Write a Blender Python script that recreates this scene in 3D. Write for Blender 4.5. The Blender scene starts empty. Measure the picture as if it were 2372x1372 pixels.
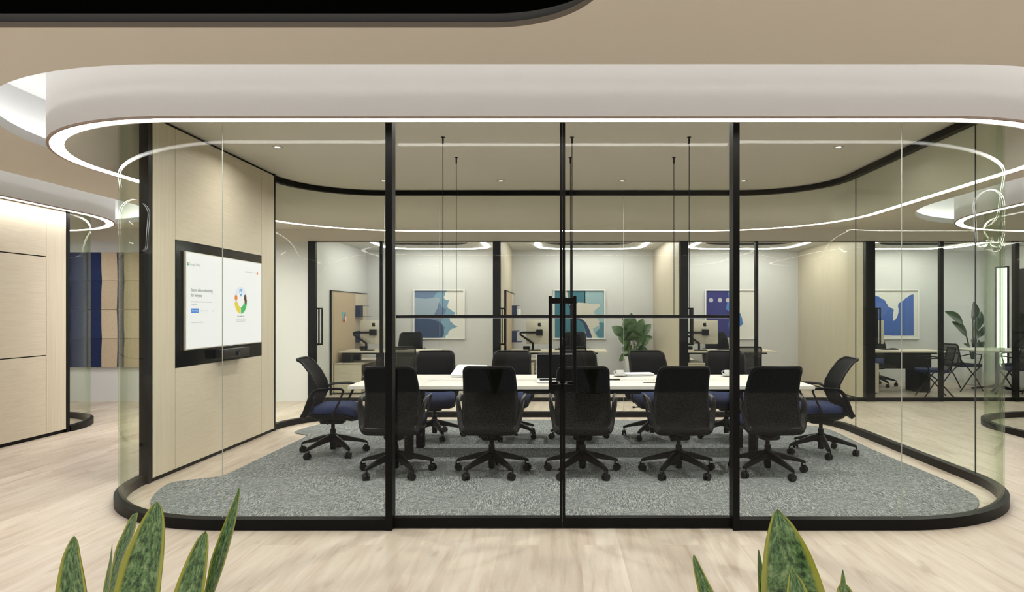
import bpy, bmesh, math, random
from mathutils import Vector, Matrix
from mathutils.geometry import tessellate_polygon
PI = math.pi
sc = bpy.context.scene
C = sc.collection

# ------------------------------------------------------------------ camera, world, exposure
F = 1581.3          # focal length in pixels of the 2372 px wide frame (24 mm)
H = 1.4             # eye height
PX, PY = 1293.0, 723.0
cd = bpy.data.cameras.new('camera'); cam = bpy.data.objects.new('camera', cd); C.objects.link(cam)
cam.location = (0, 0, H); cam.rotation_euler = (PI/2, 0, 0)
cd.lens = 24; cd.sensor_width = 36; cd.shift_x = (1186-PX)/2372; cd.shift_y = (PY-686)/2372
cd.clip_start = 0.05; cd.clip_end = 100
sc.camera = cam
w = bpy.data.worlds.new('world'); sc.world = w; w.use_nodes = True
w.node_tree.nodes['Background'].inputs[0].default_value = (0.95, 0.97, 1.0, 1)
# made-up world light: bright above and below, dimmed at eye level against glass reflections
_t = w.node_tree; _tc = _t.nodes.new('ShaderNodeTexCoord'); _s = _t.nodes.new('ShaderNodeSeparateXYZ'); _a = _t.nodes.new('ShaderNodeMath'); _a.operation = 'ABSOLUTE'
_r = _t.nodes.new('ShaderNodeMapRange'); _r.interpolation_type = 'SMOOTHSTEP'
for _k, _v in zip(range(1, 5), (0.20, 0.50, 0.40, 2.7)): _r.inputs[_k].default_value = _v
_t.links.new(_tc.outputs['Generated'], _s.inputs[0]); _t.links.new(_s.outputs[2], _a.inputs[0]); _t.links.new(_a.outputs[0], _r.inputs[0]); _t.links.new(_r.outputs[0], _t.nodes['Background'].inputs[1])
sc.view_settings.view_transform = 'Standard'; sc.view_settings.look = 'None'
sc.view_settings.exposure = 0.2; sc.view_settings.gamma = 1.0
sc.view_settings.use_curve_mapping = False
cy = sc.cycles
cy.use_denoising = True
cy.use_adaptive_sampling = True; cy.adaptive_threshold = 0.02; cy.light_sampling_threshold = 0.03
cy.max_bounces = 5; cy.diffuse_bounces = 3; cy.glossy_bounces = 3
cy.transmission_bounces = 4; cy.transparent_max_bounces = 40
cy.sample_clamp_indirect = 3.0; cy.caustics_reflective = False; cy.caustics_refractive = False
LED_E = 19.5; COVE_E = 12.0; OFF_E = 25.0; DOWN_W = 24.0

def fl(x, y):                      # pixel on the floor -> place
    d = F*H/(y-PY); return ((x-PX)*d/F, d)
def at(x, y, d):                   # pixel at a distance -> place
    return Vector(((x-PX)*d/F, d, H-(y-PY)*d/F))

# ------------------------------------------------------------------ materials
def lin(r, g, b):
    f = lambda c: (c/255/12.92) if c/255 <= 0.04045 else ((c/255+0.055)/1.055)**2.4
    return (f(r), f(g), f(b), 1)
def mat(name, col, rough=0.5, metal=0.0, spec=0.5, emis=None, es=0):
    m = bpy.data.materials.new(name); m.use_nodes = True
    p = m.node_tree.nodes['Principled BSDF']
    p.inputs['Base Color'].default_value = col if len(col) == 4 else (*col, 1)
    p.inputs['Roughness'].default_value = rough; p.inputs['Metallic'].default_value = metal
    p.inputs['Specular IOR Level'].default_value = spec
    if emis: p.inputs['Emission Color'].default_value = (*emis, 1); p.inputs['Emission Strength'].default_value = es
    return m
def N(m, t, **k):
    n = m.node_tree.nodes.new(t)
    for a, b in k.items(): setattr(n, a, b)
    return n
def L(m, a, b): m.node_tree.links.new(a, b)
def ramp(m, pts):
    r = N(m, 'ShaderNodeValToRGB'); e = r.color_ramp.elements
    while len(e) < len(pts): e.new(0.5)
    for q, (p, c) in zip(e, pts): q.position = p; q.color = c if len(c) == 4 else (*c, 1)
    return r
def noise(m, scale, vec=(1, 1, 1), detail=4, rough=0.55, coord='Object', dist=0.0):
    tc = N(m, 'ShaderNodeTexCoord'); mp = N(m, 'ShaderNodeMapping'); mp.inputs['Scale'].default_value = vec
    L(m, tc.outputs[coord], mp.inputs['Vector']); n = N(m, 'ShaderNodeTexNoise')
    n.inputs['Scale'].default_value = scale; n.inputs['Detail'].default_value = detail
    n.inputs['Roughness'].default_value = rough; n.inputs['Distortion'].default_value = dist
    L(m, mp.outputs[0], n.inputs['Vector']); return n
def mixc(m, f, a, b, mode='MIX'):
    x = N(m, 'ShaderNodeMix', data_type='RGBA', blend_type=mode)
    for i, v in ((0, f), (6, a), (7, b)):
        if isinstance(v, bpy.types.NodeSocket): L(m, v, x.inputs[i])
        else: x.inputs[i].default_value = v
    return x.outputs[2]
def math_(m, op, a, b=0.0):
    x = N(m, 'ShaderNodeMath', operation=op)
    for i, v in ((0, a), (1, b)):
        if isinstance(v, bpy.types.NodeSocket): L(m, v, x.inputs[i])
        else: x.inputs[i].default_value = v
    return x.outputs[0]
def pr(m): return m.node_tree.nodes['Principled BSDF']

M = {}
M['black'] = mat('black_metal', (0.0055, 0.005, 0.0045), 0.45, spec=0.12)
M['plastic'] = mat('black_plastic', (0.005, 0.0048, 0.0045), 0.45, spec=0.2)
M['satin'] = mat('satin_black_plastic', (0.005, 0.0047, 0.0042), 0.36, spec=0.16)
M['plenum'] = mat('black_plenum', (0.002, 0.002, 0.0018), 0.9, spec=0.05)
M['greyband'] = mat('grey_edge', (0.20, 0.195, 0.18), 0.7)
M['white'] = mat('white_paint', (0.78, 0.78, 0.765), 0.7)
M['fascia'] = mat('white_fascia', (0.86, 0.85, 0.84), 0.6)
M['cove'] = mat('cove_white', (0.85, 0.86, 0.86), 0.6)
M['grey_wall'] = mat('grey_white_wall', (0.70, 0.70, 0.695), 0.6)
M['edge'] = mat('opening_edge_paint', (0.30, 0.255, 0.20), 0.7)
M['beige'] = mat('beige_ceiling', (0.76, 0.712, 0.635), 0.7)
M['rimedge'] = mat('rim_edge', (0.36, 0.27, 0.22), 0.7)
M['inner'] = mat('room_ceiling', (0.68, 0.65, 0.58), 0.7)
M['steel'] = mat('brushed_steel', (0.55, 0.54, 0.52), 0.3, 1.0)
M['dark_screen'] = mat('dark_glass', (0.003, 0.003, 0.003), 0.12, spec=0.2)
M['silver'] = mat('silver_shell', (0.62, 0.58, 0.50), 0.4, 0.3)
M['laptop'] = mat('white_shell', (0.85, 0.85, 0.86), 0.35)
M['porcelain'] = mat('porcelain', (0.85, 0.85, 0.84), 0.15)
M['navy'] = mat('navy_metal', (0.015, 0.028, 0.09), 0.5)
M['pot'] = mat('white_pot', (0.75, 0.75, 0.73), 0.5)
M['soil'] = mat('soil', (0.03, 0.02, 0.014), 0.95)
M['cable'] = mat('white_cable', (0.8, 0.8, 0.78), 0.5)
def led(name, e, col=(1.0, 0.985, 0.95)):
    m = mat(name, (0.9, 0.9, 0.9), 0.5, emis=col, es=e); return m
M['led'] = led('light_strip', LED_E); M['cove_led'] = led('cove_light_strip', COVE_E)
M['office_led'] = led('office_light_strip', OFF_E); M['bulb'] = led('downlight_lens', 20)

def glass():
    m = bpy.data.materials.new('clear_glass'); m.use_nodes = True; nt = m.node_tree
    nt.nodes.remove(pr(m)); out = nt.nodes['Material Output']
    tr = N(m, 'ShaderNodeBsdfTransparent'); gl = N(m, 'ShaderNodeBsdfGlossy'); gl.inputs['Roughness'].default_value = 0.0
    gl.inputs['Color'].default_value = (1, 1, 1, 1)
    lw = N(m, 'ShaderNodeLayerWeight'); lw.inputs['Blend'].default_value = 0.5
    r = ramp(m, [(0.0, (0.981, 0.987, 0.974)), (0.6, (0.965, 0.982, 0.948)), (0.97, (0.86, 0.91, 0.83))])
    L(m, lw.outputs['Facing'], r.inputs[0]); L(m, r.outputs[0], tr.inputs[0])
    p5 = math_(m, 'POWER', lw.outputs['Facing'], 5.0); f = math_(m, 'ADD', math_(m, 'MULTIPLY', p5, 0.30), 0.0075)
    mx = N(m, 'ShaderNodeMixShader'); L(m, f, mx.inputs[0]); L(m, tr.outputs[0], mx.inputs[1]); L(m, gl.outputs[0], mx.inputs[2])
    L(m, mx.outputs[0], out.inputs[0]); return m
M['glass'] = glass()
def joint():
    m = mat('glass_joint', (0.45, 0.47, 0.42), 0.15); return m
M['joint'] = joint()
M['joint_dark'] = mat('dark_glass_joint', (0.02, 0.022, 0.018), 0.3)

def wood(name, vec, c1, c2, sc_=1.0):
    m = mat(name, c1, 0.45); n = noise(m, sc_, vec, 5, 0.6)
    r = ramp(m, [(0.3, c1), (0.7, c2)]); L(m, n.outputs[0], r.inputs[0]); L(m, r.outputs[0], pr(m).inputs['Base Color']); return m
WC1 = (0.57, 0.50, 0.385, 1); WC2 = (0.67, 0.60, 0.475, 1)
M['wood_v'] = wood('ash_vertical', (90, 90, 1.2), WC1, WC2)
M['wood_h'] = wood('ash_horizontal', (3, 3, 130), WC1, WC2)
M['desk'] = wood('desk_ash', (4, 60, 60), (0.60, 0.54, 0.42, 1), (0.70, 0.64, 0.52, 1))
M['table'] = wood('table_ash', (2.5, 40, 20), (0.55, 0.53, 0.465, 1), (0.65, 0.635, 0.58, 1))

def floor_mat():
    m = mat('oak_planks', (0.6, 0.5, 0.4), 0.42); p = pr(m)
    tc = N(m, 'ShaderNodeTexCoord'); mp = N(m, 'ShaderNodeMapping'); mp.inputs['Rotation'].default_value = (0, 0, PI/2)
    mp.inputs['Location'].default_value = (0.3, 0.11, 0)
    L(m, tc.outputs['Object'], mp.inputs['Vector'])
    br = N(m, 'ShaderNodeTexBrick'); L(m, mp.outputs[0], br.inputs['Vector'])
    br.offset = 0.37; br.offset_frequency = 2; br.squash = 1.0
    for k, v in (('Scale', 1.0), ('Mortar Size', 0.0012), ('Mortar Smooth', 0.3), ('Bias', 0.0), ('Brick Width', 1.9), ('Row Height', 0.24)):
        br.inputs[k].default_value = v
    br.inputs['Color1'].default_value = (0, 0, 0, 1); br.inputs['Color2'].default_value = (1, 1, 1, 1); br.inputs['Mortar'].default_value = (0.3, 0.3, 0.3, 1)
    # shift the grain of each plank by its own value
    sh = N(m, 'ShaderNodeVectorMath', operation='MULTIPLY_ADD'); L(m, br.outputs['Color'], sh.inputs[0]); sh.inputs[1].default_value = (7, 13, 0)
    L(m, tc.outputs['Object'], sh.inputs[2])
    mp2 = N(m, 'ShaderNodeMapping'); mp2.inputs['Scale'].default_value = (9, 0.9, 1); L(m, sh.outputs[0], mp2.inputs['Vector'])
    n = N(m, 'ShaderNodeTexNoise'); n.inputs['Scale'].default_value = 1.6; n.inputs['Detail'].default_value = 7; n.inputs['Roughness'].default_value = 0.6; n.inputs['Distortion'].default_value = 0.6
    L(m, mp2.outputs[0], n.inputs['Vector'])
    r = ramp(m, [(0.30, (0.385, 0.305, 0.24)), (0.46, (0.475, 0.400, 0.328)), (0.62, (0.535, 0.47, 0.40))]); L(m, n.outputs[0], r.inputs[0])
    pl = ramp(m, [(0.0, (0.87, 0.85, 0.83)), (1.0, (1.05, 1.05, 1.05))]); L(m, br.outputs['Color'], pl.inputs[0])
    c = mixc(m, 1.0, r.outputs[0], pl.outputs[0], 'MULTIPLY')
    mp3 = N(m, 'ShaderNodeMapping'); mp3.inputs['Scale'].default_value = (5.5, 1.7, 1); L(m, sh.outputs[0], mp3.inputs['Vector'])
    kn = N(m, 'ShaderNodeTexNoise'); kn.inputs['Scale'].default_value = 1.5; kn.inputs['Detail'].default_value = 3; L(m, mp3.outputs[0], kn.inputs['Vector'])
    kr = ramp(m, [(0.625, (0, 0, 0)), (0.72, (1, 1, 1))]); L(m, kn.outputs[0], kr.inputs[0])
    c = mixc(m, math_(m, 'MULTIPLY', kr.outputs[0], 0.65), c, (0.30, 0.235, 0.18, 1))
    c = mixc(m, math_(m, 'MULTIPLY', br.outputs['Fac'], 0.5), c, (0.42, 0.34, 0.26, 1))
    L(m, c, p.inputs['Base Color']); return m
M['floor'] = floor_mat()

def rug_mat():
    m = mat('grey_carpet', (0.2, 0.2, 0.2), 0.95, spec=0.1); p = pr(m)
    a = noise(m, 1, (30, 230, 1), 3, 0.65); b = noise(m, 1, (230, 22, 1), 3, 0.65)
    tc = N(m, 'ShaderNodeTexCoord'); ck = N(m, 'ShaderNodeTexChecker'); mp = N(m, 'ShaderNodeMapping')
    mp.inputs['Scale'].default_value = (1.0, 1.0, 1); mp.inputs['Location'].default_value = (0.13, 0.2, 0.31)
    L(m, tc.outputs['Object'], mp.inputs[0]); L(m, mp.outputs[0], ck.inputs['Vector']); ck.inputs['Scale'].default_value = 2.0
    s = mixc(m, ck.outputs['Fac'], a.outputs['Color'], b.outputs['Color'])
    s2 = mixc(m, 0.33, s, b.outputs['Color'])
    f = noise(m, 130, (1, 1, 1), 2, 0.6); s3 = mixc(m, 0.30, s2, f.outputs['Color'])
    bw = N(m, 'ShaderNodeRGBToBW'); L(m, s3, bw.inputs[0])
    r = ramp(m, [(0.42, (0.05, 0.06, 0.067)), (0.50, (0.145, 0.158, 0.16)), (0.58, (0.40, 0.405, 0.385))]); L(m, bw.outputs[0], r.inputs[0])
    L(m, r.outputs[0], p.inputs['Base Color']); return m
M['rug'] = rug_mat()

def fabric(name, c, sc_=400, var=0.25, rough=0.9):
    m = mat(name, c, rough, spec=0.2); n = noise(m, sc_, (1, 1, 1), 2)
    a = tuple(x*(1-var) for x in c[:3]); b = tuple(x*(1+var) for x in c[:3])
    r = ramp(m, [(0.35, a), (0.65, b)]); L(m, n.outputs[0], r.inputs[0]); L(m, r.outputs[0], pr(m).inputs['Base Color']); return m
M['blue_seat'] = fabric('blue_seat_fabric', (0.020, 0.030, 0.082))
M['felt_navy'] = fabric('navy_felt', (0.018, 0.030, 0.095), 160)
M['felt_beige'] = fabric('beige_felt', (0.58, 0.47, 0.335), 120, 0.12)
M['felt_grey'] = fabric('grey_blue_felt', (0.14, 0.20, 0.25), 160)
M['felt_pin'] = fabric('pinboard_felt', (0.48, 0.38, 0.27), 200, 0.08)
def meshmat():
    m = mat('black_mesh', (0.004, 0.004, 0.0038), 0.7, spec=0.08); nt = m.node_tree
    tr = N(m, 'ShaderNodeBsdfTransparent'); mx = N(m, 'ShaderNodeMixShader'); mx.inputs[0].default_value = 1.0
    L(m, tr.outputs[0], mx.inputs[1]); L(m, pr(m).outputs[0], mx.inputs[2]); L(m, mx.outputs[0], nt.nodes['Material Output'].inputs[0]); return m
M['mesh'] = mat('dense_black_mesh', (0.0035, 0.0033, 0.003), 0.7, spec=0.08)
def meshmat2():
    m = meshmat(); m.name = 'open_black_mesh'; pr(m).inputs['Base Color'].default_value = (0.035, 0.034, 0.032, 1)
    [n for n in m.node_tree.nodes if n.type == 'MIX_SHADER'][0].inputs[0].default_value = 0.55; return m
M['mesh_open'] = meshmat2()

def snake_mat():
    m = mat('snake_leaf', (0.1, 0.2, 0.05), 0.28); p = pr(m)
    uv = N(m, 'ShaderNodeUVMap'); sp = N(m, 'ShaderNodeSeparateXYZ'); L(m, uv.outputs[0], sp.inputs[0])
    mp = N(m, 'ShaderNodeMapping'); mp.inputs['Scale'].default_value = (2.0, 32, 1); L(m, uv.outputs[0], mp.inputs[0])
    oi = N(m, 'ShaderNodeObjectInfo'); add = N(m, 'ShaderNodeVectorMath', operation='ADD'); L(m, mp.outputs[0], add.inputs[0]); L(m, oi.outputs['Random'], add.inputs[1])
    n = N(m, 'ShaderNodeTexNoise'); n.inputs['Scale'].default_value = 2.2; n.inputs['Detail'].default_value = 5; n.inputs['Roughness'].default_value = 0.7; n.inputs['Distortion'].default_value = 0.15
    L(m, add.outputs[0], n.inputs['Vector'])
    r = ramp(m, [(0.38, (0.012, 0.032, 0.012)), (0.50, (0.075, 0.165, 0.045)), (0.66, (0.25, 0.34, 0.15))]); L(m, n.outputs[0], r.inputs[0])
    au = math_(m, 'ABSOLUTE', sp.outputs[0])
    e = ramp(m, [(0.73, (0, 0, 0)), (0.86, (1, 1, 1))]); L(m, au, e.inputs[0])
    c = mixc(m, e.outputs[0], r.outputs[0], (0.33, 0.34, 0.045, 1))
    L(m, c, p.inputs['Base Color']); return m
M['snake'] = snake_mat()
def leaf_mat(name, c1, c2):
    m = mat(name, c1, 0.35); n = noise(m, 9, (1, 1, 1), 3); r = ramp(m, [(0.35, c1), (0.65, c2)])
    L(m, n.outputs[0], r.inputs[0]); L(m, r.outputs[0], pr(m).inputs['Base Color']); return m
M['leaf'] = leaf_mat('broad_leaf', (0.03, 0.075, 0.024), (0.10, 0.18, 0.06))
M['leaf2'] = leaf_mat('paddle_leaf', (0.010, 0.035, 0.008), (0.03, 0.075, 0.018))
M['stem'] = mat('stem', (0.10, 0.08, 0.04), 0.7)
def flat(name, c): M[name] = mat(name, c, 0.6); return M[name]

# ------------------------------------------------------------------ mesh helpers
def link(name, me, m, parent=None):
    o = bpy.data.objects.new(name, me); C.objects.link(o)
    if m: me.materials.append(m if not isinstance(m, str) else M[m])
    if parent: o.parent = parent
    return o
def obj(name, bm, m, parent=None, smooth=False, angle=40):
    bmesh.ops.recalc_face_normals(bm, faces=bm.faces)
    if smooth:
        for f in bm.faces: f.smooth = True
        for e in bm.edges:
            if len(e.link_faces) == 2 and e.calc_face_angle(0) > math.radians(angle): e.smooth = False
    me = bpy.data.meshes.new(name); bm.to_mesh(me); bm.free()
    return link(name, me, m, parent)
def tag(o, label=None, cat=None, group=None, kind=None):
    if label: o['label'] = label
    if cat: o['category'] = cat
    if group: o['group'] = group
    if kind: o['kind'] = kind
    return o
def empty(name, loc=(0, 0, 0), rz=0.0, label=None, cat=None, group=None, kind=None):
    o = bpy.data.objects.new(name, None); C.objects.link(o); o.location = loc; o.rotation_euler = (0, 0, rz)
    o.empty_display_size = 0.1; return tag(o, label, cat, group, kind)
def copy_tree(o, parent=None):
    c = o.copy(); C.objects.link(c)
    if parent: c.parent = parent
    for ch in list(o.children): copy_tree(ch, c)
    return c
def dup(o, loc, rz, label, group=None):
    c = copy_tree(o); c.location = loc; c.rotation_euler = (0, 0, rz); c['label'] = label
    if group: c['group'] = group
    return c
def box(bm, x0, x1, y0, y1, z0, z1, mx=None, bev=0.0):
    v = [bm.verts.new((x, y, z)) for x in (x0, x1) for y in (y0, y1) for z in (z0, z1)]
    fs = [bm.faces.new([v[i] for i in q]) for q in ((0, 1, 3, 2), (4, 6, 7, 5), (0, 4, 5, 1), (2, 3, 7, 6), (0, 2, 6, 4), (1, 5, 7, 3))]
    if bev:
        es = list({e for f in fs for e in f.edges})
        r = bmesh.ops.bevel(bm, geom=es, offset=bev, segments=2, affect='EDGES', profile=0.6); v = list({q for f in r['faces'] for q in f.verts} | {q for q in v if q.is_valid})
    if mx: bmesh.ops.transform(bm, matrix=mx, verts=v)
    return v
def bx(x0, x1, y0, y1, z0, z1, bev=0.0, mx=None):
    bm = bmesh.new(); box(bm, x0, x1, y0, y1, z0, z1, mx, bev); return bm
def loft(bm, loops, cap=True, closed=True, join=False):
    rows = [[bm.verts.new(p) for p in lp] for lp in loops]; n = len(rows[0])
    rng = range(len(rows)) if join else range(len(rows)-1)
    for i in rng:
        a, b = rows[i], rows[(i+1) % len(rows)]
        for j in range(n if closed else n-1): bm.faces.new([a[j], a[(j+1) % n], b[(j+1) % n], b[j]])
    if cap and not join and closed:
        bm.faces.new(rows[0][::-1]); bm.faces.new(rows[-1])
    return rows
def tube(bm, pts, rad, n=8, closed=False, cap=True, flat_=1.0, hint=None):
    P = [Vector(p) for p in pts]; k = len(P)
    if not isinstance(rad, (list, tuple)): rad = [rad]*k
    loops = []; up = Vector(hint) if hint else None; prev = None
    for i in range(k):
        if closed: t = (P[(i+1) % k]-P[i-1]).normalized()
        else: t = (P[min(i+1, k-1)]-P[max(i-1, 0)]).normalized()
        if up is not None: u = up - t*up.dot(t)
        elif prev is not None: u = prev - t*prev.dot(t)
        else:
            u = Vector((0, 0, 1)) if abs(t.z) < 0.9 else Vector((1, 0, 0)); u = u - t*u.dot(t)
        if u.length < 1e-5: u = prev if prev is not None else t.orthogonal()
        u.normalize(); prev = u; v = t.cross(u)
        loops.append([P[i]+u*(math.cos(2*PI*j/n)*rad[i]*flat_)+v*(math.sin(2*PI*j/n)*rad[i]) for j in range(n)])
    loft(bm, loops, cap=cap, join=closed)
def cyl(bm, x, y, z0, z1, r, r2=None, n=20):
    r2 = r if r2 is None else r2
    loft(bm, [[(x+a*math.cos(2*PI*j/n), y+a*math.sin(2*PI*j/n), z) for j in range(n)] for a, z in ((r, z0), (r2, z1))])
def lathe(bm, prof, n=28, x=0, y=0):
    loft(bm, [[(x+r*math.cos(2*PI*j/n), y+r*math.sin(2*PI*j/n), z) for j in range(n)] for r, z in prof])
def spline(pts, n=8, closed=False):
    P = [Vector(p) for p in pts]; k = len(P); out = []
    for i in range(k if closed else k-1):
        g = lambda q: P[q % k] if closed else P[max(0, min(k-1, q))]
        a, b, c, d = g(i-1), g(i), g(i+1), g(i+2)
        for s in range(n):
            t = s/n; out.append(0.5*((2*b)+(c-a)*t+(2*a-5*b+4*c-d)*t*t+(3*b-a-3*c+d)*t**3))
    if not closed: out.append(P[-1])
    return out
def rr(x0, x1, y0, y1, r, z=0.0, n=20, m=6):
    """rounded rectangle, counter-clockwise; r = front-left, front-right, back-right, back-left"""
    if not isinstance(r, (list, tuple)): r = [r]*4
    cs = [(x0+r[0], y0+r[0], PI, r[0]), (x1-r[1], y0+r[1], 1.5*PI, r[1]), (x1-r[2], y1-r[2], 0, r[2]), (x0+r[3], y1-r[3], 0.5*PI, r[3])]
    out = []
    for i, (cx, cy_, a, q) in enumerate(cs):
        pts = [(cx+q*math.cos(a+PI/2*t/n), cy_+q*math.sin(a+PI/2*t/n)) for t in range(n+1)]
        out += pts
        nx, ny, na, nq = cs[(i+1) % 4]; b = (nx+nq*math.cos(na), ny+nq*math.sin(na)); a_ = pts[-1]
        out += [(a_[0]+(b[0]-a_[0])*s/m, a_[1]+(b[1]-a_[1])*s/m) for s in range(1, m)]
    return [Vector((p[0], p[1], z)) for p in out]
def lp(bounds, off, z, **k):
    x0, x1, y0, y1, r = bounds
    return rr(x0-off, x1+off, y0-off, y1+off, [max(q+off, 0.02) for q in r], z, **k)
def flatpoly(bm, outer, holes, z, flip=False):
    polys = [[Vector((p[0], p[1], 0)) for p in outer]]+[[Vector((p[0], p[1], 0)) for p in h] for h in holes]
    tris = tessellate_polygon(polys); vs = [bm.verts.new((p.x, p.y, z)) for q in polys for p in q]
    for t in tris:
        try: bm.faces.new([vs[i] for i in t])
        except ValueError: pass
def prism(bm, pts, z0, z1, mx=None):
    """solid from an outline in x/y between z0 and z1"""
    polys = [[Vector((p[0], p[1], 0)) for p in pts]]; tris = tessellate_polygon(polys); n = len(pts)
    a = [bm.verts.new((p[0], p[1], z0)) for p in pts]; b = [bm.verts.new((p[0], p[1], z1)) for p in pts]
    for t in tris: bm.faces.new([a[i] for i in t]); bm.faces.new([b[i] for i in t])
    for i in range(n): bm.faces.new([a[i], a[(i+1) % n], b[(i+1) % n], b[i]])
    if mx: bmesh.ops.transform(bm, matrix=mx, verts=a+b)
    return a+b
def ribbon(bm, path, half, z0, z1):
    """upright band of thickness 2*half along an open x/y path"""
    P = [Vector((p[0], p[1])) for p in path]; k = len(P); loops = []
    for i in range(k):
        t = (P[min(i+1, k-1)]-P[max(i-1, 0)]).normalized(); nrm = Vector((-t.y, t.x))*half
        a, b = P[i]+nrm, P[i]-nrm
        loops.append([(a.x, a.y, z0), (b.x, b.y, z0), (b.x, b.y, z1), (a.x, a.y, z1)])
    loft(bm, loops)
def rbox(bm, w_, d_, z0, z1, r, bev=0.01, cx=0, cy_=0, n=6):
    """slab with rounded plan and softened rims"""
    B = (cx-w_/2, cx+w_/2, cy_-d_/2, cy_+d_/2, [r]*4)
    loft(bm, [lp(B, -bev, z0, n=n, m=2), lp(B, -bev*0.3, z0+bev*0.3, n=n, m=2), lp(B, 0, z0+bev, n=n, m=2), lp(B, 0, z1-bev, n=n, m=2), lp(B, -bev*0.3, z1-bev*0.3, n=n, m=2), lp(B, -bev, z1, n=n, m=2)])

# ------------------------------------------------------------------ shell
CZ = 2.70; RZ = 3.02; DZ = 2.56; TOP = 3.16; BY = 10.69
PODS = [dict(g=(-3.42, 3.47, 4.37, 9.14, [1.25, 1.25, 1.1, 1.1]), d=(-3.80, 3.80, 4.075, 9.86, [1.48, 1.48, 1.81, 1.81]), c=(-4.05, 4.05, 3.58, 10.20, [1.95, 1.95, 2.05, 2.05])),
        dict(g=(-12.58, -5.70, 4.37, 9.14, [1.1]*4), d=(-13.0, -5.57, 4.075, 9.86, [1.48, 1.48, 1.81, 1.81]), c=(-13.4, -5.11, 3.58, 10.20, [1.95, 1.95, 2.15, 2.15])),
        dict(g=(5.17, 12.05, 4.37, 9.14, [1.1]*4), d=(4.95, 12.4, 4.075, 9.86, [1.48, 1.48, 1.81, 1.81]), c=(4.48, 12.8, 3.58, 10.20, [1.95, 1.95, 2.15, 2.15]))]
DARK = (-9.5, 0.20, 0.6, 3.12, [0.5]*4)

tag(obj('floor', bx(-15, 15, -3, 14, -0.06, 0.0), 'floor'), kind='structure')
bm = bmesh.new()
holes = [lp(p['c'], 0, 0) for p in PODS]+[lp(DARK, 0, 0)]
outer = [(-15, -1.0), (15, -1.0), (15, BY), (-15, BY)]
flatpoly(bm, outer, holes, CZ); flatpoly(bm, outer, [lp(p['c'], 0, 0) for p in PODS]+[lp(DARK, 0.0, 0)], CZ+0.02)
tag(obj('ceiling', bm, 'beige'), kind='structure')
tag(obj('ceiling', bx(-15, 15, -1.0, BY+3.2, TOP, TOP+0.1), 'cove'), kind='structure')
names = ['meeting room', 'left-hand room', 'right-hand room']
for i, p in enumerate(PODS):
    e = tag(empty('ceiling'), kind='structure')
    bm = bmesh.new(); loft(bm, [lp(p['c'], 0, CZ), lp(p['c'], 0, CZ+0.07), lp(p['c'], 0.2, CZ+0.07), lp(p['c'], 0.2, TOP)], cap=False)
    obj('cove', bm, 'cove', e, True, 30)
    bm = bmesh.new(); loft(bm, [lp(p['c'], 0.08, CZ+0.078), lp(p['c'], 0.12, CZ+0.078), lp(p['c'], 0.12, CZ+0.085), lp(p['c'], 0.08, CZ+0.085)], join=True)
    obj('cove_light_strip', bm, 'cove_led', e)
    bm = bmesh.new(); loft(bm, [lp(p['d'], 0, DZ+0.012), lp(p['d'], 0, TOP)], cap=False)
    obj('fascia', bm, 'fascia', e, True)
    bm = bmesh.new(); loft(bm, [lp(p['d'], 0, DZ+0.012), lp(p['d'], 0.0, DZ), lp(p['d'], -0.018, DZ), lp(p['d'], -0.018, DZ+0.012)], cap=False)
    obj('rim_edge', bm, 'rimedge', e, True, 20)
    bm = bmesh.new(); loft(bm, [lp(p['d'], -0.018, DZ+0.006), lp(p['d'], -0.102, DZ+0.006)], cap=False)
    obj('light_strip', bm, 'led', e)
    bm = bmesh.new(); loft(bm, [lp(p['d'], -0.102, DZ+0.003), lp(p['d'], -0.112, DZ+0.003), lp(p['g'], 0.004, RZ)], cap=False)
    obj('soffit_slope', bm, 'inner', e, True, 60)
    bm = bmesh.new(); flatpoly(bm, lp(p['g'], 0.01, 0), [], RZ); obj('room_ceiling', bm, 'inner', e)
# dark opening towards the camera
e = tag(empty('ceiling'), kind='structure')
bm = bmesh.new(); loft(bm, [lp(DARK, 0, CZ), lp(DARK, 0, CZ+0.026), lp(DARK, 0.07, CZ+0.026)], cap=False); obj('opening_edge', bm, 'edge', e, True, 30)
bm = bmesh.new(); loft(bm, [lp(DARK, 0.07, CZ+0.026), lp(DARK, 0.07, CZ+0.095), lp(DARK, 0.12, CZ+0.1)], cap=False); obj('grey_band', bm, 'greyband', e, True, 30)
bm = bmesh.new(); loft(bm, [lp(DARK, 0.07, CZ+0.096), lp(DARK, 0.07, 3.13)], cap=False); flatpoly(bm, lp(DARK, 0.08, 0), [], 3.13); obj('plenum_lining', bm, 'plenum', e)
for i, x in enumerate((-0.80, -0.735)):
    bm = bmesh.new(); tube(bm, spline([(x-0.20, 1.5, 2.86), (x-0.09, 2.5, 2.84), (x+0.03, 3.02, 2.80)], 8), [0.02]*15+[0.012, 0.003], 10)
    tag(obj('duct', bm, mat('dark_duct', (0.012, 0.012, 0.012), 0.3)), 'slim black ceiling duct in the dark opening, '+('the left' if i == 0 else 'the right')+' of the two', 'duct', 'ducts in the dark ceiling opening')

# long back wall plane (front plane of the offices) and the fascia over the office glass
tag(obj('wall_back', bx(-15, -3.92, BY, BY+0.12, 0, 2.50), 'grey_wall'), kind='structure')
bm = bx(-15, 15, BY, BY+0.12, 2.50, CZ+0.01); tag(obj('wall_back', bm, 'beige'), kind='structure')
tag(obj('wall_back', bx(7.20+1.5, 15, BY, BY+0.12, 0, 2.50), 'grey_wall'), kind='structure')
tag(obj('trim_1', bx(-3.92, 8.7, BY-0.006, BY, 2.497, 2.507), 'black'), kind='structure')

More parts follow.
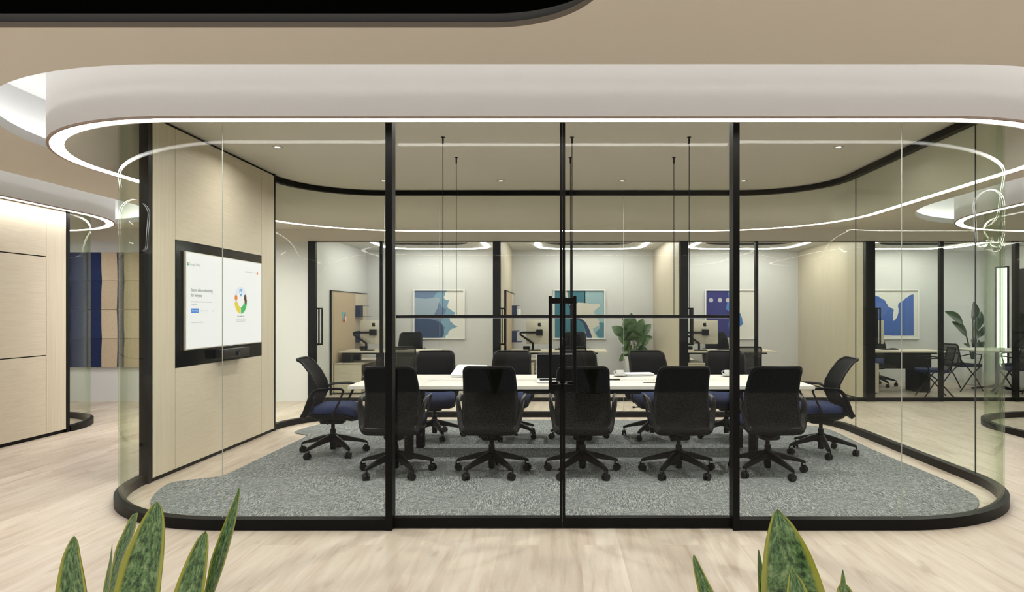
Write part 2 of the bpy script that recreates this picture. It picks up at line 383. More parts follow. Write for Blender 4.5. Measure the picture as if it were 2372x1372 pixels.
# ------------------------------------------------------------------ meeting room glazing
G = PODS[0]['g']; GY = 4.405
def arc(cx, cy_, r, a0, a1, n=44): return [(cx+r*math.cos(a0+(a1-a0)*i/n), cy_+r*math.sin(a0+(a1-a0)*i/n)) for i in range(n+1)]
RC = 1.065; RF = 1.215; XL = 3.385; XR = 3.435; YB = 9.105
fl_arc = arc(-XL+RF, GY+RF, RF, PI, 1.5*PI)              # front left corner, from the side to the front
fr_arc = arc(XR-RF, GY+RF, RF, 1.5*PI, 2*PI)
br_arc = arc(XR-RC, YB-RC, RC, 0, PI/2)
bl_arc = arc(-XL+RC, YB-RC, RC, PI/2, PI)
GT = 0.006
def pane(path, parent, z0=0.066, z1=2.955, name='glass_pane'):
    bm = bmesh.new(); ribbon(bm, path, GT, z0, z1); return obj(name, bm, 'glass', parent, True, 30)
def rail(path, parent, z0, z1, half=0.035, name='base_rail', m='black'):
    bm = bmesh.new(); ribbon(bm, path, half, z0, z1); return obj(name, bm, m, parent, True, 30)
def joint_at(x, y, parent, r=0.004, m='joint', z0=0.07, z1=2.955):
    bm = bmesh.new(); cyl(bm, x, y, z0, z1, r, n=8); return obj('joint', bm, m, parent)

wf = tag(empty('wall_front'), kind='structure')
left_path = fl_arc+[(-1.10, GY)]
right_path = [(1.155, GY)]+fr_arc
pane(fl_arc, wf); pane([(-2.162, GY), (-1.09, GY)], wf)
pane([(1.15, GY), (2.212, GY)], wf); pane(fr_arc[:-1]+[(XR, 5.612)], wf)
for pth in (left_path, right_path):
    rail(pth, wf, 0.0, 0.070); rail(pth, wf, 2.955, 3.015, name='head_rail')
joint_at(-2.166, GY, wf, 0.003); joint_at(2.216, GY, wf, 0.003)
for x0, x1 in ((-1.106, -1.063), (1.120, 1.161)): obj('post', bx(x0, x1, 4.365, 4.46, 0.0, 3.015, 0.002), 'black', wf)
obj('head_rail', bx(-1.07, 1.13, 4.41, 4.47, 2.955, 3.015), 'black', wf)

wr = tag(empty('wall_right'), kind='structure')
pane([(XR, 5.628), (XR, 7.876)], wr); rail([(XR, 5.62), (XR, YB-RC)], wr, 0, 0.07); rail([(XR, 5.62), (XR, YB-RC)], wr, 2.955, 3.015, name='head_rail')
joint_at(XR, 5.62, wr, 0.006, 'joint_dark'); joint_at(XR, 7.88, wr, 0.006, 'joint_dark')
wb = tag(empty('wall_back'), kind='structure')
bp = br_arc+[(-XL+RC, YB)]+bl_arc[1:]
rail(bp, wb, 0, 0.07); rail(bp, wb, 2.955, 3.015, name='head_rail')
pane([(XR, 7.884)]+br_arc, wb)
xs = [XR-RC-0.004, 0.874, -1.58, -XL+RC+0.004]
for a, b in zip(xs, xs[1:]): pane([(a-0.003, YB), (b+0.003, YB)], wb)
pane(bl_arc, wb)
for x in xs: joint_at(x, YB, wb, 0.003)

# sliding glass doors
def handle(x, s, parent):
    bm = bmesh.new()
    for yy in (4.345, 4.52):
        box(bm, x-0.010, x+0.010, yy-0.011, yy+0.011, 0.885, 1.502, bev=0.002)
        for z in (0.905, 1.455):
            box(bm, min(x, x+s*0.068), max(x, x+s*0.068), yy-0.009, yy+0.009, z, z+0.034, bev=0.002)
    for z in (0.905, 1.455):
        box(bm, min(x+s*0.048, x+s*0.068), max(x+s*0.048, x+s*0.068), 4.345, 4.52, z, z+0.034)
    return obj('handle', bm, 'black', parent)
for i, (a, b) in enumerate(((-1.062, 0.0275), (0.0285, 1.119))):
    d = tag(empty('door_%d' % (i+1)), kind='structure')
    pane([(a+0.01, 4.443), (b-0.01, 4.443)], d, 0.06, 2.95)
    obj('bottom_rail', bx(a, b, 4.412, 4.474, 0.004, 0.068, 0.002), 'black', d)
    if i == 0: obj('stile', bx(b-0.0165, b, 4.415, 4.471, 0.068, 2.95), 'black', d); handle(-0.051, 1, d)
    else: obj('stile', bx(a, a+0.0165, 4.415, 4.471, 0.068, 2.95), 'black', d); handle(0.106, -1, d)

# ------------------------------------------------------------------ wood wall with the television
wl = tag(empty('wall_left'), kind='structure')
WX = -3.325
obj('core', bx(-3.435, WX-0.02, 5.60, 7.99, 0.0, 3.02), 'black', wl)
def panel(y0, y1, z0, z1, m, parent, x0=WX-0.02, x1=WX, name='panel'):
    return obj(name, bx(x0, x1, y0+0.003, y1-0.003, z0+0.002, z1-0.002, 0.001), m, parent)
panel(5.60, 5.927, 0.035, 2.995, 'wood_v', wl); panel(7.65, 7.99, 0.035, 2.995, 'wood_v', wl)
panel(5.927, 7.65, 0.035, 0.913, 'wood_h', wl); panel(5.927, 7.65, 2.03, 2.995, 'wood_h', wl)
obj('niche_panel', bx(WX-0.018, WX+0.004, 5.929, 7.648, 0.915, 2.028, 0.002), 'dark_screen', wl)
obj('post', bx(-3.405, WX-0.005, 5.545, 5.60, 0, 3.02, 0.002), 'black', wl)
obj('post', bx(-3.43, WX-0.005, 7.99, 8.045, 0, 3.02, 0.002), 'black', wl)

# television (local x = to the viewer's right, -y = towards the room)
tv = empty('television', (WX+0.006, 6.815, 1.5), PI/2, 'white-screened television in the black niche of the wood wall', 'television')
tvf = obj('casing', bx(-0.772, 0.772, -0.022, 0.0, -0.440, 0.440, 0.003), M['silver'], tv)
M['screen'] = mat('screen_white', (0.12, 0.12, 0.12), 0.25, emis=(0.90, 0.905, 0.88), es=0.74)
scr = obj('screen', bx(-0.764, 0.764, -0.024, -0.0215, -0.430, 0.432), 'screen', tv)
def ink(name, c, e=0.74): return mat(name, tuple(q*0.15 for q in c[:3]), 0.5, emis=c[:3], es=e)
INK = {k: ink('ink_'+k, v) for k, v in dict(grey=(0.08, 0.085, 0.09, 1), lightgrey=(0.38, 0.39, 0.40, 1), blue=(0.045, 0.22, 0.66, 1), white=(0.9, 0.9, 0.9, 1), orange=(0.80, 0.22, 0.03, 1), brown=(0.10, 0.045, 0.035, 1), yellow=(0.75, 0.62, 0.06, 1), green=(0.05, 0.46, 0.12, 1), paleblue=(0.74, 0.78, 0.86, 1), skin=(0.85, 0.52, 0.38, 1), skyblue=(0.10, 0.40, 0.75, 1)).items()}
def text(s, x, z, size, m, align='LEFT', sx=1.0):
    cu = bpy.data.curves.new('screen_text', 'FONT'); cu.body = s; cu.size = size; cu.align_x = align; cu.extrude = 0.0002; cu.materials.append(m)
    o = bpy.data.objects.new('screen_text', cu); C.objects.link(o); o.parent = scr; o.location = (x, -0.0250, z); 
    me = bpy.data.meshes.new_from_object(o); bpy.data.objects.remove(o); q = bpy.data.objects.new('screen_text', me); C.objects.link(q)
    q.parent = scr; q.location = (x, -0.0250, z); q.rotation_euler = (PI/2, 0, 0); q.scale = (sx, 1, 1); return q
TX = -0.685
text('Google Meet', -0.722, 0.318, 0.036, INK['lightgrey'])
text('Secure video conferencing', TX, 0.085, 0.044, INK['grey'], sx=0.80); text('for everyone', TX, 0.037, 0.044, INK['grey'], sx=0.80)
text('Connect, collaborate and celebrate from anywhere with', TX, -0.012, 0.018, INK['lightgrey'], sx=0.9); text('Google Meet', TX, -0.036, 0.018, INK['lightgrey'])
text('Learn more about Google Meet', TX, -0.200, 0.018, INK['lightgrey'], sx=0.9)
text('12:30  Wed, Jul 10', 0.53, 0.315, 0.022, INK['lightgrey'], 'RIGHT')
text('Your meeting is safe', 0.27, -0.150, 0.024, INK['grey'], 'CENTER', 0.8)
text('No one can join a meeting unless', 0.27, -0.178, 0.016, INK['lightgrey'], 'CENTER'); text('invited or admitted by the host', 0.27, -0.2, 0.016, INK['lightgrey'], 'CENTER')
MXZ = Matrix.Rotation(PI/2, 4, 'X')
def dec(name, pts, m, lay=0, parent=None):
    bm = bmesh.new(); prism(bm, pts, 0.0242+0.0004*lay, 0.0246+0.0004*lay, MXZ); return obj(name, bm, m, parent or scr)
def disc(cx, cz, r, n=28, sx=1.0): return [(cx+sx*r*math.cos(2*PI*i/n), cz+r*math.sin(2*PI*i/n)) for i in range(n)]
def rect(x0, x1, z0, z1): return [(x0, z0), (x1, z0), (x1, z1), (x0, z1)]
dec('button', rect(TX, TX+0.125, -0.109, -0.068), INK['blue']); 
b = text('New meeting', TX+0.0625, -0.094, 0.018, INK['white'], 'CENTER'); b.location.y = -0.0257
for r_ in (rect(TX+0.14, TX+0.36, -0.109, -0.1075), rect(TX+0.14, TX+0.36, -0.0695, -0.068), rect(TX+0.14, TX+0.1415, -0.109, -0.068)): dec('field_outline', r_, INK['paleblue'])
text('Enter a code or link', TX+0.165, -0.094, 0.016, INK['lightgrey']); text('Join', TX+0.375, -0.094, 0.016, INK['lightgrey'])
dec('field_icon', disc(TX+0.152, -0.089, 0.005), INK['brown'])
dec('account_badge', disc(0.66, 0.322, 0.017), INK['orange'])
for x in (0.555, 0.585, 0.615): dec('screen_icon', disc(x, 0.322, 0.005), INK['lightgrey'])
dec('logo', rect(-0.752, -0.742, 0.315, 0.345), INK['blue']); dec('logo', rect(-0.742, -0.732, 0.330, 0.345), INK['yellow']); dec('logo', rect(-0.742, -0.732, 0.315, 0.330), INK['green']); dec('logo', rect(-0.732, -0.726, 0.320, 0.340), INK['green'])
CX, CZZ = 0.27, 0.023
dec('illustration', disc(CX, CZZ, 0.14), INK['paleblue']); dec('illustration', disc(CX, CZZ, 0.088), M['screen'], 1)
def arcseg(r0, r1, a0, a1, n=12):
    return [(CX+r1*math.cos(math.radians(a0+(a1-a0)*i/n)), CZZ+r1*math.sin(math.radians(a0+(a1-a0)*i/n))) for i in range(n+1)]+[(CX+r0*math.cos(math.radians(a1+(a0-a1)*i/n)), CZZ+r0*math.sin(math.radians(a1+(a0-a1)*i/n))) for i in range(n+1)]
dec('illustration', arcseg(0.072, 0.142, 192, 268), INK['yellow'], 2); dec('illustration', arcseg(0.072, 0.142, 272, 348), INK['green'], 2)
dec('illustration', disc(CX-0.105, 0.045, 0.030), INK['orange'], 2); dec('illustration', rect(CX-0.115, CX-0.085, -0.012, 0.03), INK['skin'], 2)
dec('illustration', disc(CX+0.098, 0.052, 0.030), INK['brown'], 2); dec('illustration', disc(CX+0.105, 0.012, 0.032), INK['brown'], 2); dec('illustration', rect(CX+0.07, CX+0.085, -0.01, 0.02), INK['skin'], 3)
dec('illustration', [(CX-0.030, 0.130), (CX, 0.138), (CX+0.030, 0.130), (CX+0.030, 0.095), (CX+0.018, 0.072), (CX, 0.058), (CX-0.018, 0.072), (CX-0.030, 0.095)], INK['skyblue'], 2)
dec('illustration', rect(CX-0.011, CX+0.011, 0.085, 0.108), INK['white'], 3); dec('illustration', disc(CX, 0.110, 0.008), INK['white'], 3)
dec('maker_mark', rect(0.03, 0.11, -0.440, -0.433), M['laptop'])
cb = empty('conference_camera', (WX+0.006, 6.87, 0.965), PI/2, 'dark grey camera bar under the television screen', 'camera')
bm = bmesh.new(); box(bm, -0.27, 0.27, -0.095, 0.0, -0.018, 0.072, bev=0.008); obj('body', bm, mat('camera_body', (0.05, 0.045, 0.045), 0.35, 0.6), cb, True)
bm = bmesh.new(); cyl(bm, 0, 0, 0.0, 0.012, 0.030, 0.026); bmesh.ops.transform(bm, matrix=Matrix.Translation((0, -0.095, 0.027)) @ MXZ, verts=bm.verts); ln = obj('lens_ring', bm, 'satin', cb, True)
bm = bmesh.new(); cyl(bm, 0, 0, 0.0, 0.015, 0.016, 0.012); bmesh.ops.transform(bm, matrix=Matrix.Translation((0, -0.095, 0.027)) @ MXZ, verts=bm.verts); obj('lens', bm, mat('lens_blue', (0.02, 0.03, 0.12), 0.05), ln, True)

# ------------------------------------------------------------------ neighbouring rooms
w2 = tag(empty('wall_left'), kind='structure')
X2 = -5.715
obj('core', bx(X2-0.11, X2-0.02, 4.6, 7.93, 0, 2.98), 'black', w2)
for (y0, y1, z0, z1, m_) in ((4.6, 7.62, 0.035, 0.914, 'wood_h'), (4.6, 7.62, 0.914, 2.018, 'wood_h'), (4.6, 7.62, 2.018, 2.78, 'wood_h'), (7.62, 7.93, 0.035, 2.78, 'wood_v')):
    obj('panel', bx(X2-0.02, X2, y0+0.004, y1-0.004, z0+0.006, z1-0.006, 0.001), m_, w2)
obj('post', bx(X2-0.11, X2+0.004, 7.93, 7.985, 0, 2.9, 0.002), 'black', w2)
def pod_back(p, side, parent):
    g = p['g']; x = g[1]-0.035 if side > 0 else g[0]+0.035
    if side > 0: a = arc(x-RC, YB-RC, RC, 0, PI/2); pth = [(x, 7.99)]+a+[(g[0]+2, YB)]
    else: a = arc(x+RC, YB-RC, RC, PI, PI/2); pth = [(x, 4.6+0.8)]+a+[(g[1]-2, YB)]
    rail(pth, parent, 0, 0.07); rail(pth, parent, 2.955, 3.015, name='head_rail')
    pane(pth, parent)
    return a
wb2 = tag(empty('wall_back'), kind='structure'); pod_back(PODS[1], 1, wb2)
wb3 = tag(empty('wall_right'), kind='structure'); pod_back(PODS[2], -1, wb3)
joint_at(5.205, YB-RC, wb3, 0.005, 'joint_dark')
bm = bmesh.new(); B3 = (5.75, 11.6, 4.9, 8.75, [1.2]*4); loft(bm, [lp(B3, 0, 0.001), lp(B3, 0, 0.008)])
tag(obj('rug', bm, 'rug'), 'grey carpet inlay inside the right-hand neighbouring glass room', 'rug')

# rug of the meeting room
rug_px = [(349, 1163), (364, 1141), (393, 1122), (437, 1114.5), (507, 1106), (545, 1092), (600, 1065), (700, 1017.6), (709, 1010), (683, 1002), (734, 986), (780, 979.5), (833, 976), (1000, 974), (1300, 974), (1650, 975.5), (1780, 979), (1860, 986), (1920, 996), (2020, 1043), (2160, 1102), (2218, 1128), (2256, 1149), (2268, 1166), (2256, 1184), (2200, 1203), (2080, 1214), (1900, 1217), (1300, 1217), (700, 1217), (500, 1213), (400, 1199), (360, 1182)]
rp_ = spline([(*fl(*q), 0) for q in rug_px], 6, True)
bm = bmesh.new(); prism(bm, rp_, 0.001, 0.009); tag(obj('rug', bm, 'rug'), 'large grey woven carpet under the long conference table', 'rug')

# ------------------------------------------------------------------ acoustic wall panel
ap = empty('acoustic_panel', (-6.4, BY-0.001, 0), 0, 'wavy felt wall panel in navy, beige and grey-blue tiles', 'wall panel')
def ax(px): return (px-PX)*(BY-0.02)/F+6.4
cols = [(ax(60), 'felt_beige'), (ax(118), 'felt_grey'), (ax(166), 'felt_navy'), (ax(239), 'felt_beige'), (ax(276), 'felt_navy'), (ax(291), 'felt_beige'), (ax(372), 'felt_navy'), (ax(430), None)]
zr = [2.335, 1.885, 1.435, 0.985, 0.535]
amp = 0.03
for r_ in range(4):
    for k in range(len(cols)-1):
        x0, x1 = cols[k][0], cols[k+1][0]
        s0 = -amp if r_ % 2 == 0 else amp*0.6; s1 = amp*0.6 if r_ % 2 == 0 else -amp
        s0 *= (1 if k % 2 else 0.5); s1 *= (1 if k % 2 else 0.5)
        zt, zb = zr[r_]-0.003, zr[r_+1]+0.003
        bm = bmesh.new(); t0, t1 = (0.035, 0.075) if r_ % 2 == 0 else (0.075, 0.035)
        v = [(x0+s0, 0, zt), (x1+s0, 0, zt), (x1+s0, -t0, zt), (x0+s0, -t0, zt), (x0+s1, 0, zb), (x1+s1, 0, zb), (x1+s1, -t1, zb), (x0+s1, -t1, zb)]
        v = [bm.verts.new(q) for q in v]
        for q in ((0, 1, 2, 3), (7, 6, 5, 4), (0, 4, 5, 1), (1, 5, 6, 2), (2, 6, 7, 3), (3, 7, 4, 0)): bm.faces.new([v[i] for i in q])
        obj('tile', bm, cols[k][1], ap)

# ------------------------------------------------------------------ task chair (faces +y)
PROF = [(0.385, -0.262), (0.42, -0.235), (0.47, -0.195), (0.55, -0.150), (0.62, -0.128), (0.70, -0.140), (0.78, -0.178), (0.86, -0.232), (0.91, -0.275), (0.945, -0.335)]
def py(z):
    for (a, b), (c, d) in zip(PROF, PROF[1:]):
        if z <= c: return b+(d-b)*max(0, (z-a))/(c-a)
    return PROF[-1][1]
def hw(z): return 0.236-0.030*min(1, max(0, (z-0.39)/0.5))
def back_pt(u, z): return Vector((u*hw(z), py(z)+0.03*u*u, z))
def back_loop(z0, z1, ru, rz, n=6):
    pts = []
    for (cu, cz, a0) in ((1-ru, z0+rz, -90), (1-ru, z1-rz, 0), (-1+ru, z1-rz, 90), (-1+ru, z0+rz, 180)):
        for i in range(n+1):
            a = math.radians(a0+90*i/n); pts.append((cu+ru*math.cos(a), cz+rz*math.sin(a)))
        if a0 == 0: pts += [(u, z1-0.002*0) for u in (0.5, 0.25, 0, -0.25, -0.5)]
        elif a0 == -90: pts += [(1, z) for z in (0.5, 0.6, 0.7, 0.8)]
        elif a0 == 90: pts += [(-1, z) for z in (0.8, 0.7, 0.6, 0.5)]
        else: pts += [(u, z0) for u in (-0.5, 0, 0.5)]
    return pts
def make_task_chair(label, group):
    t = empty('task_chair', label=label, cat='chair', group=group)
    lp_ = back_loop(0.40, 0.935, 0.22, 0.05)
    bm = bmesh.new(); P = [back_pt(u, z) for u, z in lp_]
    rad = [0.014+0.020*max(0, 1-(z-0.40)/0.10) for u, z in lp_]
    tube(bm, P, rad, 8, closed=True, flat_=0.75, hint=(0, 1, 0)); obj('back_frame', bm, 'satin', t, True)
    bm = bmesh.new(); rows = []
    for k in range(15):
        z = 0.405+(0.932-0.405)*k/14; cut = max(0, 1-min(z-0.40, 0.935-z)/0.05); lim = 1-0.22*(1-math.sqrt(max(0, 1-cut*cut)))
        rows.append([back_pt(lim*u/6, z) for u in range(-6, 7)])
    loops = [[p for p in r]+[p+Vector((0, 0.005, 0)) for p in r[::-1]] for r in rows]
    loft(bm, loops); obj('mesh_back', bm, 'mesh', t, True)
    for s in (-1, 1):
        bm = bmesh.new()
        path = [(s*0.205, -0.235, 0.40), (s*0.232, -0.205, 0.44), (s*0.250, -0.170, 0.53), (s*0.268, -0.135, 0.605), (s*0.275, -0.090, 0.650), (s*0.278, -0.03, 0.662), (s*0.280, 0.06, 0.666), (s*0.280, 0.125, 0.664), (s*0.278, 0.153, 0.650), (s*0.274, 0.148, 0.62), (s*0.262, 0.11, 0.53), (s*0.246, 0.065, 0.44), (s*0.225, 0.045, 0.395)]
        Q = spline(path, 3); k = len(Q); rad = []
        for i in range(k):
            f = i/(k-1); rad.append(0.030 if f < 0.15 else (0.030-(f-0.15)*0.055 if f < 0.4 else (0.0165 if f < 0.72 else 0.0125)))
        tube(bm, Q, rad, 8, flat_=0.55)
        wing = []
        for f in range(9):       # the solid web between the back frame and the arm
            z = 0.405+0.19*f/8; i_ = min(range(k//2), key=lambda n: abs(Q[n].z-z)); o_ = Q[i_]; q_ = back_pt(s*1.0, z); q_ = q_.lerp(o_, max(0, (f-4)/4)**1.5*0.85)
            wing.append([q_+Vector((0, -0.006, 0)), o_+Vector((0, -0.006, 0)), o_+Vector((0, 0.006, 0)), q_+Vector((0, 0.006, 0))])
        loft(bm, wing); obj('armrest', bm, 'satin', t, True)
    bm = bmesh.new(); B = (-0.225, 0.225, -0.165, 0.275, [0.07]*4); rng_ = [(-0.02, 0.395), (0.0, 0.41), (0.004, 0.44), (-0.006, 0.468), (-0.035, 0.484), (-0.10, 0.490)]
    loops = []
    for off, z in rng_:
        loops.append([Vector((p.x, p.y, p.z-max(0, (p.y-0.16))*0.35+0.02*abs(p.x/0.235)**3)) for p in lp(B, off, z, n=6, m=4)])
    loft(bm, loops); obj('seat', bm, 'blue_seat', t, True, 60)
    bm = bmesh.new(); loops = []
    for off, z in ((-0.115, 0.345), (-0.05, 0.362), (0.006, 0.392), (0.008, 0.408), (-0.01, 0.412)):
        loops.append([Vector((p.x, p.y-0.012, p.z-max(0, (p.y-0.16))*0.35)) for p in lp(B, off, z, n=6, m=4)])
    loft(bm, loops); obj('seat_shell', bm, 'plastic', t, True, 60)
    bm = bmesh.new(); rbox(bm, 0.17, 0.24, 0.30, 0.355, 0.05, 0.018); tube(bm, [(0, -0.12, 0.335), (0, -0.20, 0.36), (0, -0.245, 0.40)], [0.04, 0.035, 0.03], 8, flat_=0.5); me_ = obj('mechanism', bm, 'plastic', t, True)
    bm = bmesh.new(); tube(bm, [(0.05, 0.0, 0.335), (0.20, 0.0, 0.332)], 0.006, 8); tube(bm, [(0.20, 0, 0.332), (0.225, 0, 0.332)], [0.009, 0.012], 8); obj('lever', bm, 'plastic', me_, True)
    bm = bmesh.new(); cyl(bm, 0, 0, 0.17, 0.32, 0.018); cyl(bm, 0, 0, 0.165, 0.245, 0.027); obj('column', bm, 'plastic', t, True)
    bm = bmesh.new(); lathe(bm, [(0.025, 0.045), (0.028, 0.05), (0.030, 0.11), (0.045, 0.125), (0.048, 0.18), (0.038, 0.198), (0.030, 0.20)], 20); base = obj('base', bm, 'satin', t, True)
    for k in range(5):
        a = PI/2+2*PI*k/5; R_ = Matrix.Rotation(a, 4, 'Z')
        # a pentagon with one leg to the front of the seat
        bm = bmesh.new(); loops = []
        for x, z, h_, w_ in ((0.03, 0.160, 0.034, 0.030), (0.12, 0.146, 0.028, 0.027), (0.23, 0.120, 0.020, 0.022), (0.305, 0.100, 0.015, 0.018), (0.328, 0.090, 0.013, 0.016)):
            loops.append([(x, y*w_, z+q*h_) for y, q in ((-1, -0.8), (1, -0.8), (0.85, 0.75), (0.45, 1), (-0.45, 1), (-0.85, 0.75))])
        loft(bm, loops); bmesh.ops.transform(bm, matrix=R_, verts=bm.verts); obj('leg', bm, 'satin', base, True)
        bm = bmesh.new()
        for s in (-1, 1):
            n0 = len(bm.verts); cyl(bm, 0, 0, 0.006, 0.024, 0.0295, n=16)
            bmesh.ops.transform(bm, matrix=Matrix.Translation((0.0, 0, 0.0295)) @ Matrix.Rotation(-s*PI/2, 4, 'X'), verts=bm.verts[:][n0:])
        box(bm, -0.018, 0.018, -0.0065, 0.0065, 0.02, 0.066); cyl(bm, 0.018, 0, 0.05, 0.082, 0.007, n=8)
        bmesh.ops.transform(bm, matrix=R_ @ Matrix.Translation((0.318, 0, 0)) @ Matrix.Rotation(0.25+0.5*k, 4, 'Z') @ Matrix.Translation((0.0, 0, 0)), verts=bm.verts)
        obj('caster', bm, 'plastic', base, True)
    return t
def spin_base(ch, a):
    for c in ch.children:
        if c.name.startswith('base'): c.rotation_euler = (0, 0, a)
near = [(-1.403, 5.89, 0.02, 'leftmost, behind the left black post'), (-0.574, 5.89, 0.0, 'second from the left'), (0.21, 5.89, -0.015, 'middle one, behind the door pull handles'), (1.04, 5.89, 0.01, 'fourth from the left'), (1.81, 5.90, 0.0, 'fifth, nearest the right end of the table')]
proto = make_task_chair('black task chair, near side of the table, '+near[0][3], 'task chairs around the conference table')
proto.location = (near[0][0], near[0][1], 0.009); proto.rotation_euler = (0, 0, near[0][2])
GR = 'task chairs around the conference table'
proto_base = 0.0
for x, y, a, s in near[1:]:
    c = dup(proto, (x, y, 0.009), a, 'black task chair, near side of the table, '+s)
    if x > 1.5: spin_base(c, -0.28)
far_ = [(-1.376, 7.60, 'leftmost'), (-0.54, 7.62, 'second from left'), (0.22, 7.60, 'middle one, behind the open laptop'), (1.05, 7.62, 'fourth from left, behind the first coffee cup'), (1.87, 7.60, 'rightmost')]
for i, (x, y, s) in enumerate(far_):
    c = dup(proto, (x, y, 0.009), PI+(0.14, -0.05, 0.0, 0.16, -0.2)[i], 'black task chair, far side of the table, '+s); spin_base(c, (0.3, -0.2, 0.1, 0.5, 0.2)[i])
c = dup(proto, (-2.21, 6.70, 0.009), -PI/2+0.10, 'black task chair with blue seat at the left head of the table, under the television'); spin_base(c, 0.35)
c = dup(proto, (2.585, 6.72, 0.009), PI/2-0.08, 'black task chair with blue seat at the right head of the table'); spin_base(c, 0.25)

# ------------------------------------------------------------------ conference table
tb = empty('conference_table', (0.21, 6.745, 0), 0, 'long pale ash conference table on black legs', 'table')
obj('tabletop', bx(-2.12, 2.12, -0.555, 0.555, 0.697, 0.730, 0.003), 'table', tb)
for x in (-1.625, 1.64):
    bm = bmesh.new(); cyl(bm, x, -0.27, 0.0095, 0.66, 0.045); obj('leg', bm, M['satin'], tb, True)
    obj('leg', bx(x-0.04, x+0.04, 0.24, 0.32, 0.0095, 0.66, 0.003), 'black', tb)
bm = bmesh.new(); cyl(bm, 0.0, 0.0, 0.0095, 0.66, 0.035); obj('leg', bm, M['satin'], tb, True)
bm = bmesh.new(); box(bm, -1.7, 1.7, -0.31, -0.25, 0.655, 0.697); box(bm, -1.7, 1.7, 0.25, 0.31, 0.655, 0.697)
for x in (-1.62, 0, 1.64): box(bm, x-0.03, x+0.03, -0.31, 0.31, 0.645, 0.697)
obj('under_frame', bm, 'black', tb)
obj('cable_tray', bx(-0.55, 0.6, -0.10, 0.10, 0.60, 0.69, 0.004), 'black', tb)

# things on the table
TZ = 0.731
def laptop(x, y, rz, ang, label, lidmat, w_=0.335, d_=0.23, kb=True):
    t = empty('laptop', (x, y, TZ), rz, label, 'laptop', None)
    bm = bmesh.new(); rbox(bm, w_, d_, 0.002, 0.015, 0.012, 0.003, 0, -d_/2); bs = obj('base', bm, 'laptop', t, True)
    if kb: obj('keyboard', bx(-w_/2+0.03, w_/2-0.03, -d_+0.105, -0.015, 0.0148, 0.0165), 'plastic', bs)
    # lid hinged along y = 0; closed at 0, upright at 90 degrees
    R_ = Matrix.Translation((0, 0, 0.016)) @ Matrix.Rotation(-math.radians(ang), 4, 'X')
    bm = bmesh.new(); rbox(bm, w_, d_, 0.0, 0.006, 0.012, 0.002, 0, -d_/2); bmesh.ops.transform(bm, matrix=R_, verts=bm.verts); ld = obj('lid', bm, lidmat, t, True)
    if kb:
        bm = bmesh.new(); box(bm, -w_/2+0.006, w_/2-0.006, -d_+0.006, -0.008, -0.0012, 0.0002, R_); obj('screen', bm, 'dark_screen', ld)
    return t
laptop(-0.945, 6.96, PI-0.24, 24, 'half-closed white laptop, its lid leaning away, left of centre on the table', 'laptop')
laptop(-0.03, 6.66, 0.04, 97, 'open silver laptop with a black screen in the middle of the table', 'laptop', 0.36, 0.245)
laptop(0.86, 7.13, PI+0.1, 0, 'closed white laptop lying beside the first coffee cup', 'laptop', 0.30, 0.2, False)
def cup(x, y, rz, label):
    t = empty('coffee_cup', (x, y, TZ), rz, label, 'cup', 'white coffee cups on the conference table')
    bm = bmesh.new(); lathe(bm, [(0.020, 0.010), (0.030, 0.018), (0.037, 0.040), (0.040, 0.066), (0.0375, 0.066), (0.034, 0.042), (0.026, 0.022), (0.001, 0.018)], 24); obj('bowl', bm, 'porcelain', t, True)
    bm = bmesh.new(); tube(bm, spline([(-0.036, 0, 0.055), (-0.055, 0, 0.058), (-0.062, 0, 0.042), (-0.050, 0, 0.028), (-0.033, 0, 0.027)], 4), 0.0045, 8); obj('handle', bm, 'porcelain', t, True)
    return t
def saucer(x, y, label):
    bm = bmesh.new(); lathe(bm, [(0.03, 0.0), (0.035, 0.002), (0.070, 0.011), (0.072, 0.014), (0.068, 0.014), (0.034, 0.006), (0.001, 0.006)], 28)
    o = obj('saucer', bm, 'porcelain', None, True); o.location = (x, y, TZ); return tag(o, label, 'saucer', 'white saucers on the conference table')
for x, s in ((0.642, 'beside the closed laptop'), (1.765, 'by the right black post')):
    cup(x, 7.10, 0, 'white coffee cup on a saucer '+s).location.z = TZ-0.003; saucer(x, 7.10, 'white saucer under the coffee cup '+s)
o = obj('teaspoon', (lambda bm: (tube(bm, [(0, 0, 0.004), (0.06, 0.01, 0.005), (0.085, 0.012, 0.003), (0.105, 0.013, 0.004)], [0.0015, 0.0018, 0.007, 0.003], 8, flat_=0.5), bm)[1])(bmesh.new()), 'steel', None, True)
o.location = (0.665, 7.035, TZ+0.011); tag(o, 'small steel teaspoon lying on the saucer beside the closed laptop', 'spoon')
def slab(name, x, y, w_, d_, h_, m_, label, cat, rz=0.0):
    bm = bmesh.new(); rbox(bm, w_, d_, 0, h_, 0.008, 0.002); o = obj(name, bm, m_, None, True); o.location = (x, y, TZ); o.rotation_euler.z = rz; return tag(o, label, cat)
slab('smartphone', 0.53, 6.74, 0.16, 0.08, 0.008, 'dark_screen', 'black smartphone lying on the table right of the middle chair', 'phone', 0.05)
bm = bmesh.new(); tube(bm, [(0, 0, 0.005), (0.14, 0, 0.005)], 0.004, 8); o = obj('pen', bm, 'plastic', None, True); o.location = (0.80, 6.42, TZ); tag(o, 'black pen on the near edge of the table, left of the fourth chair', 'pen')

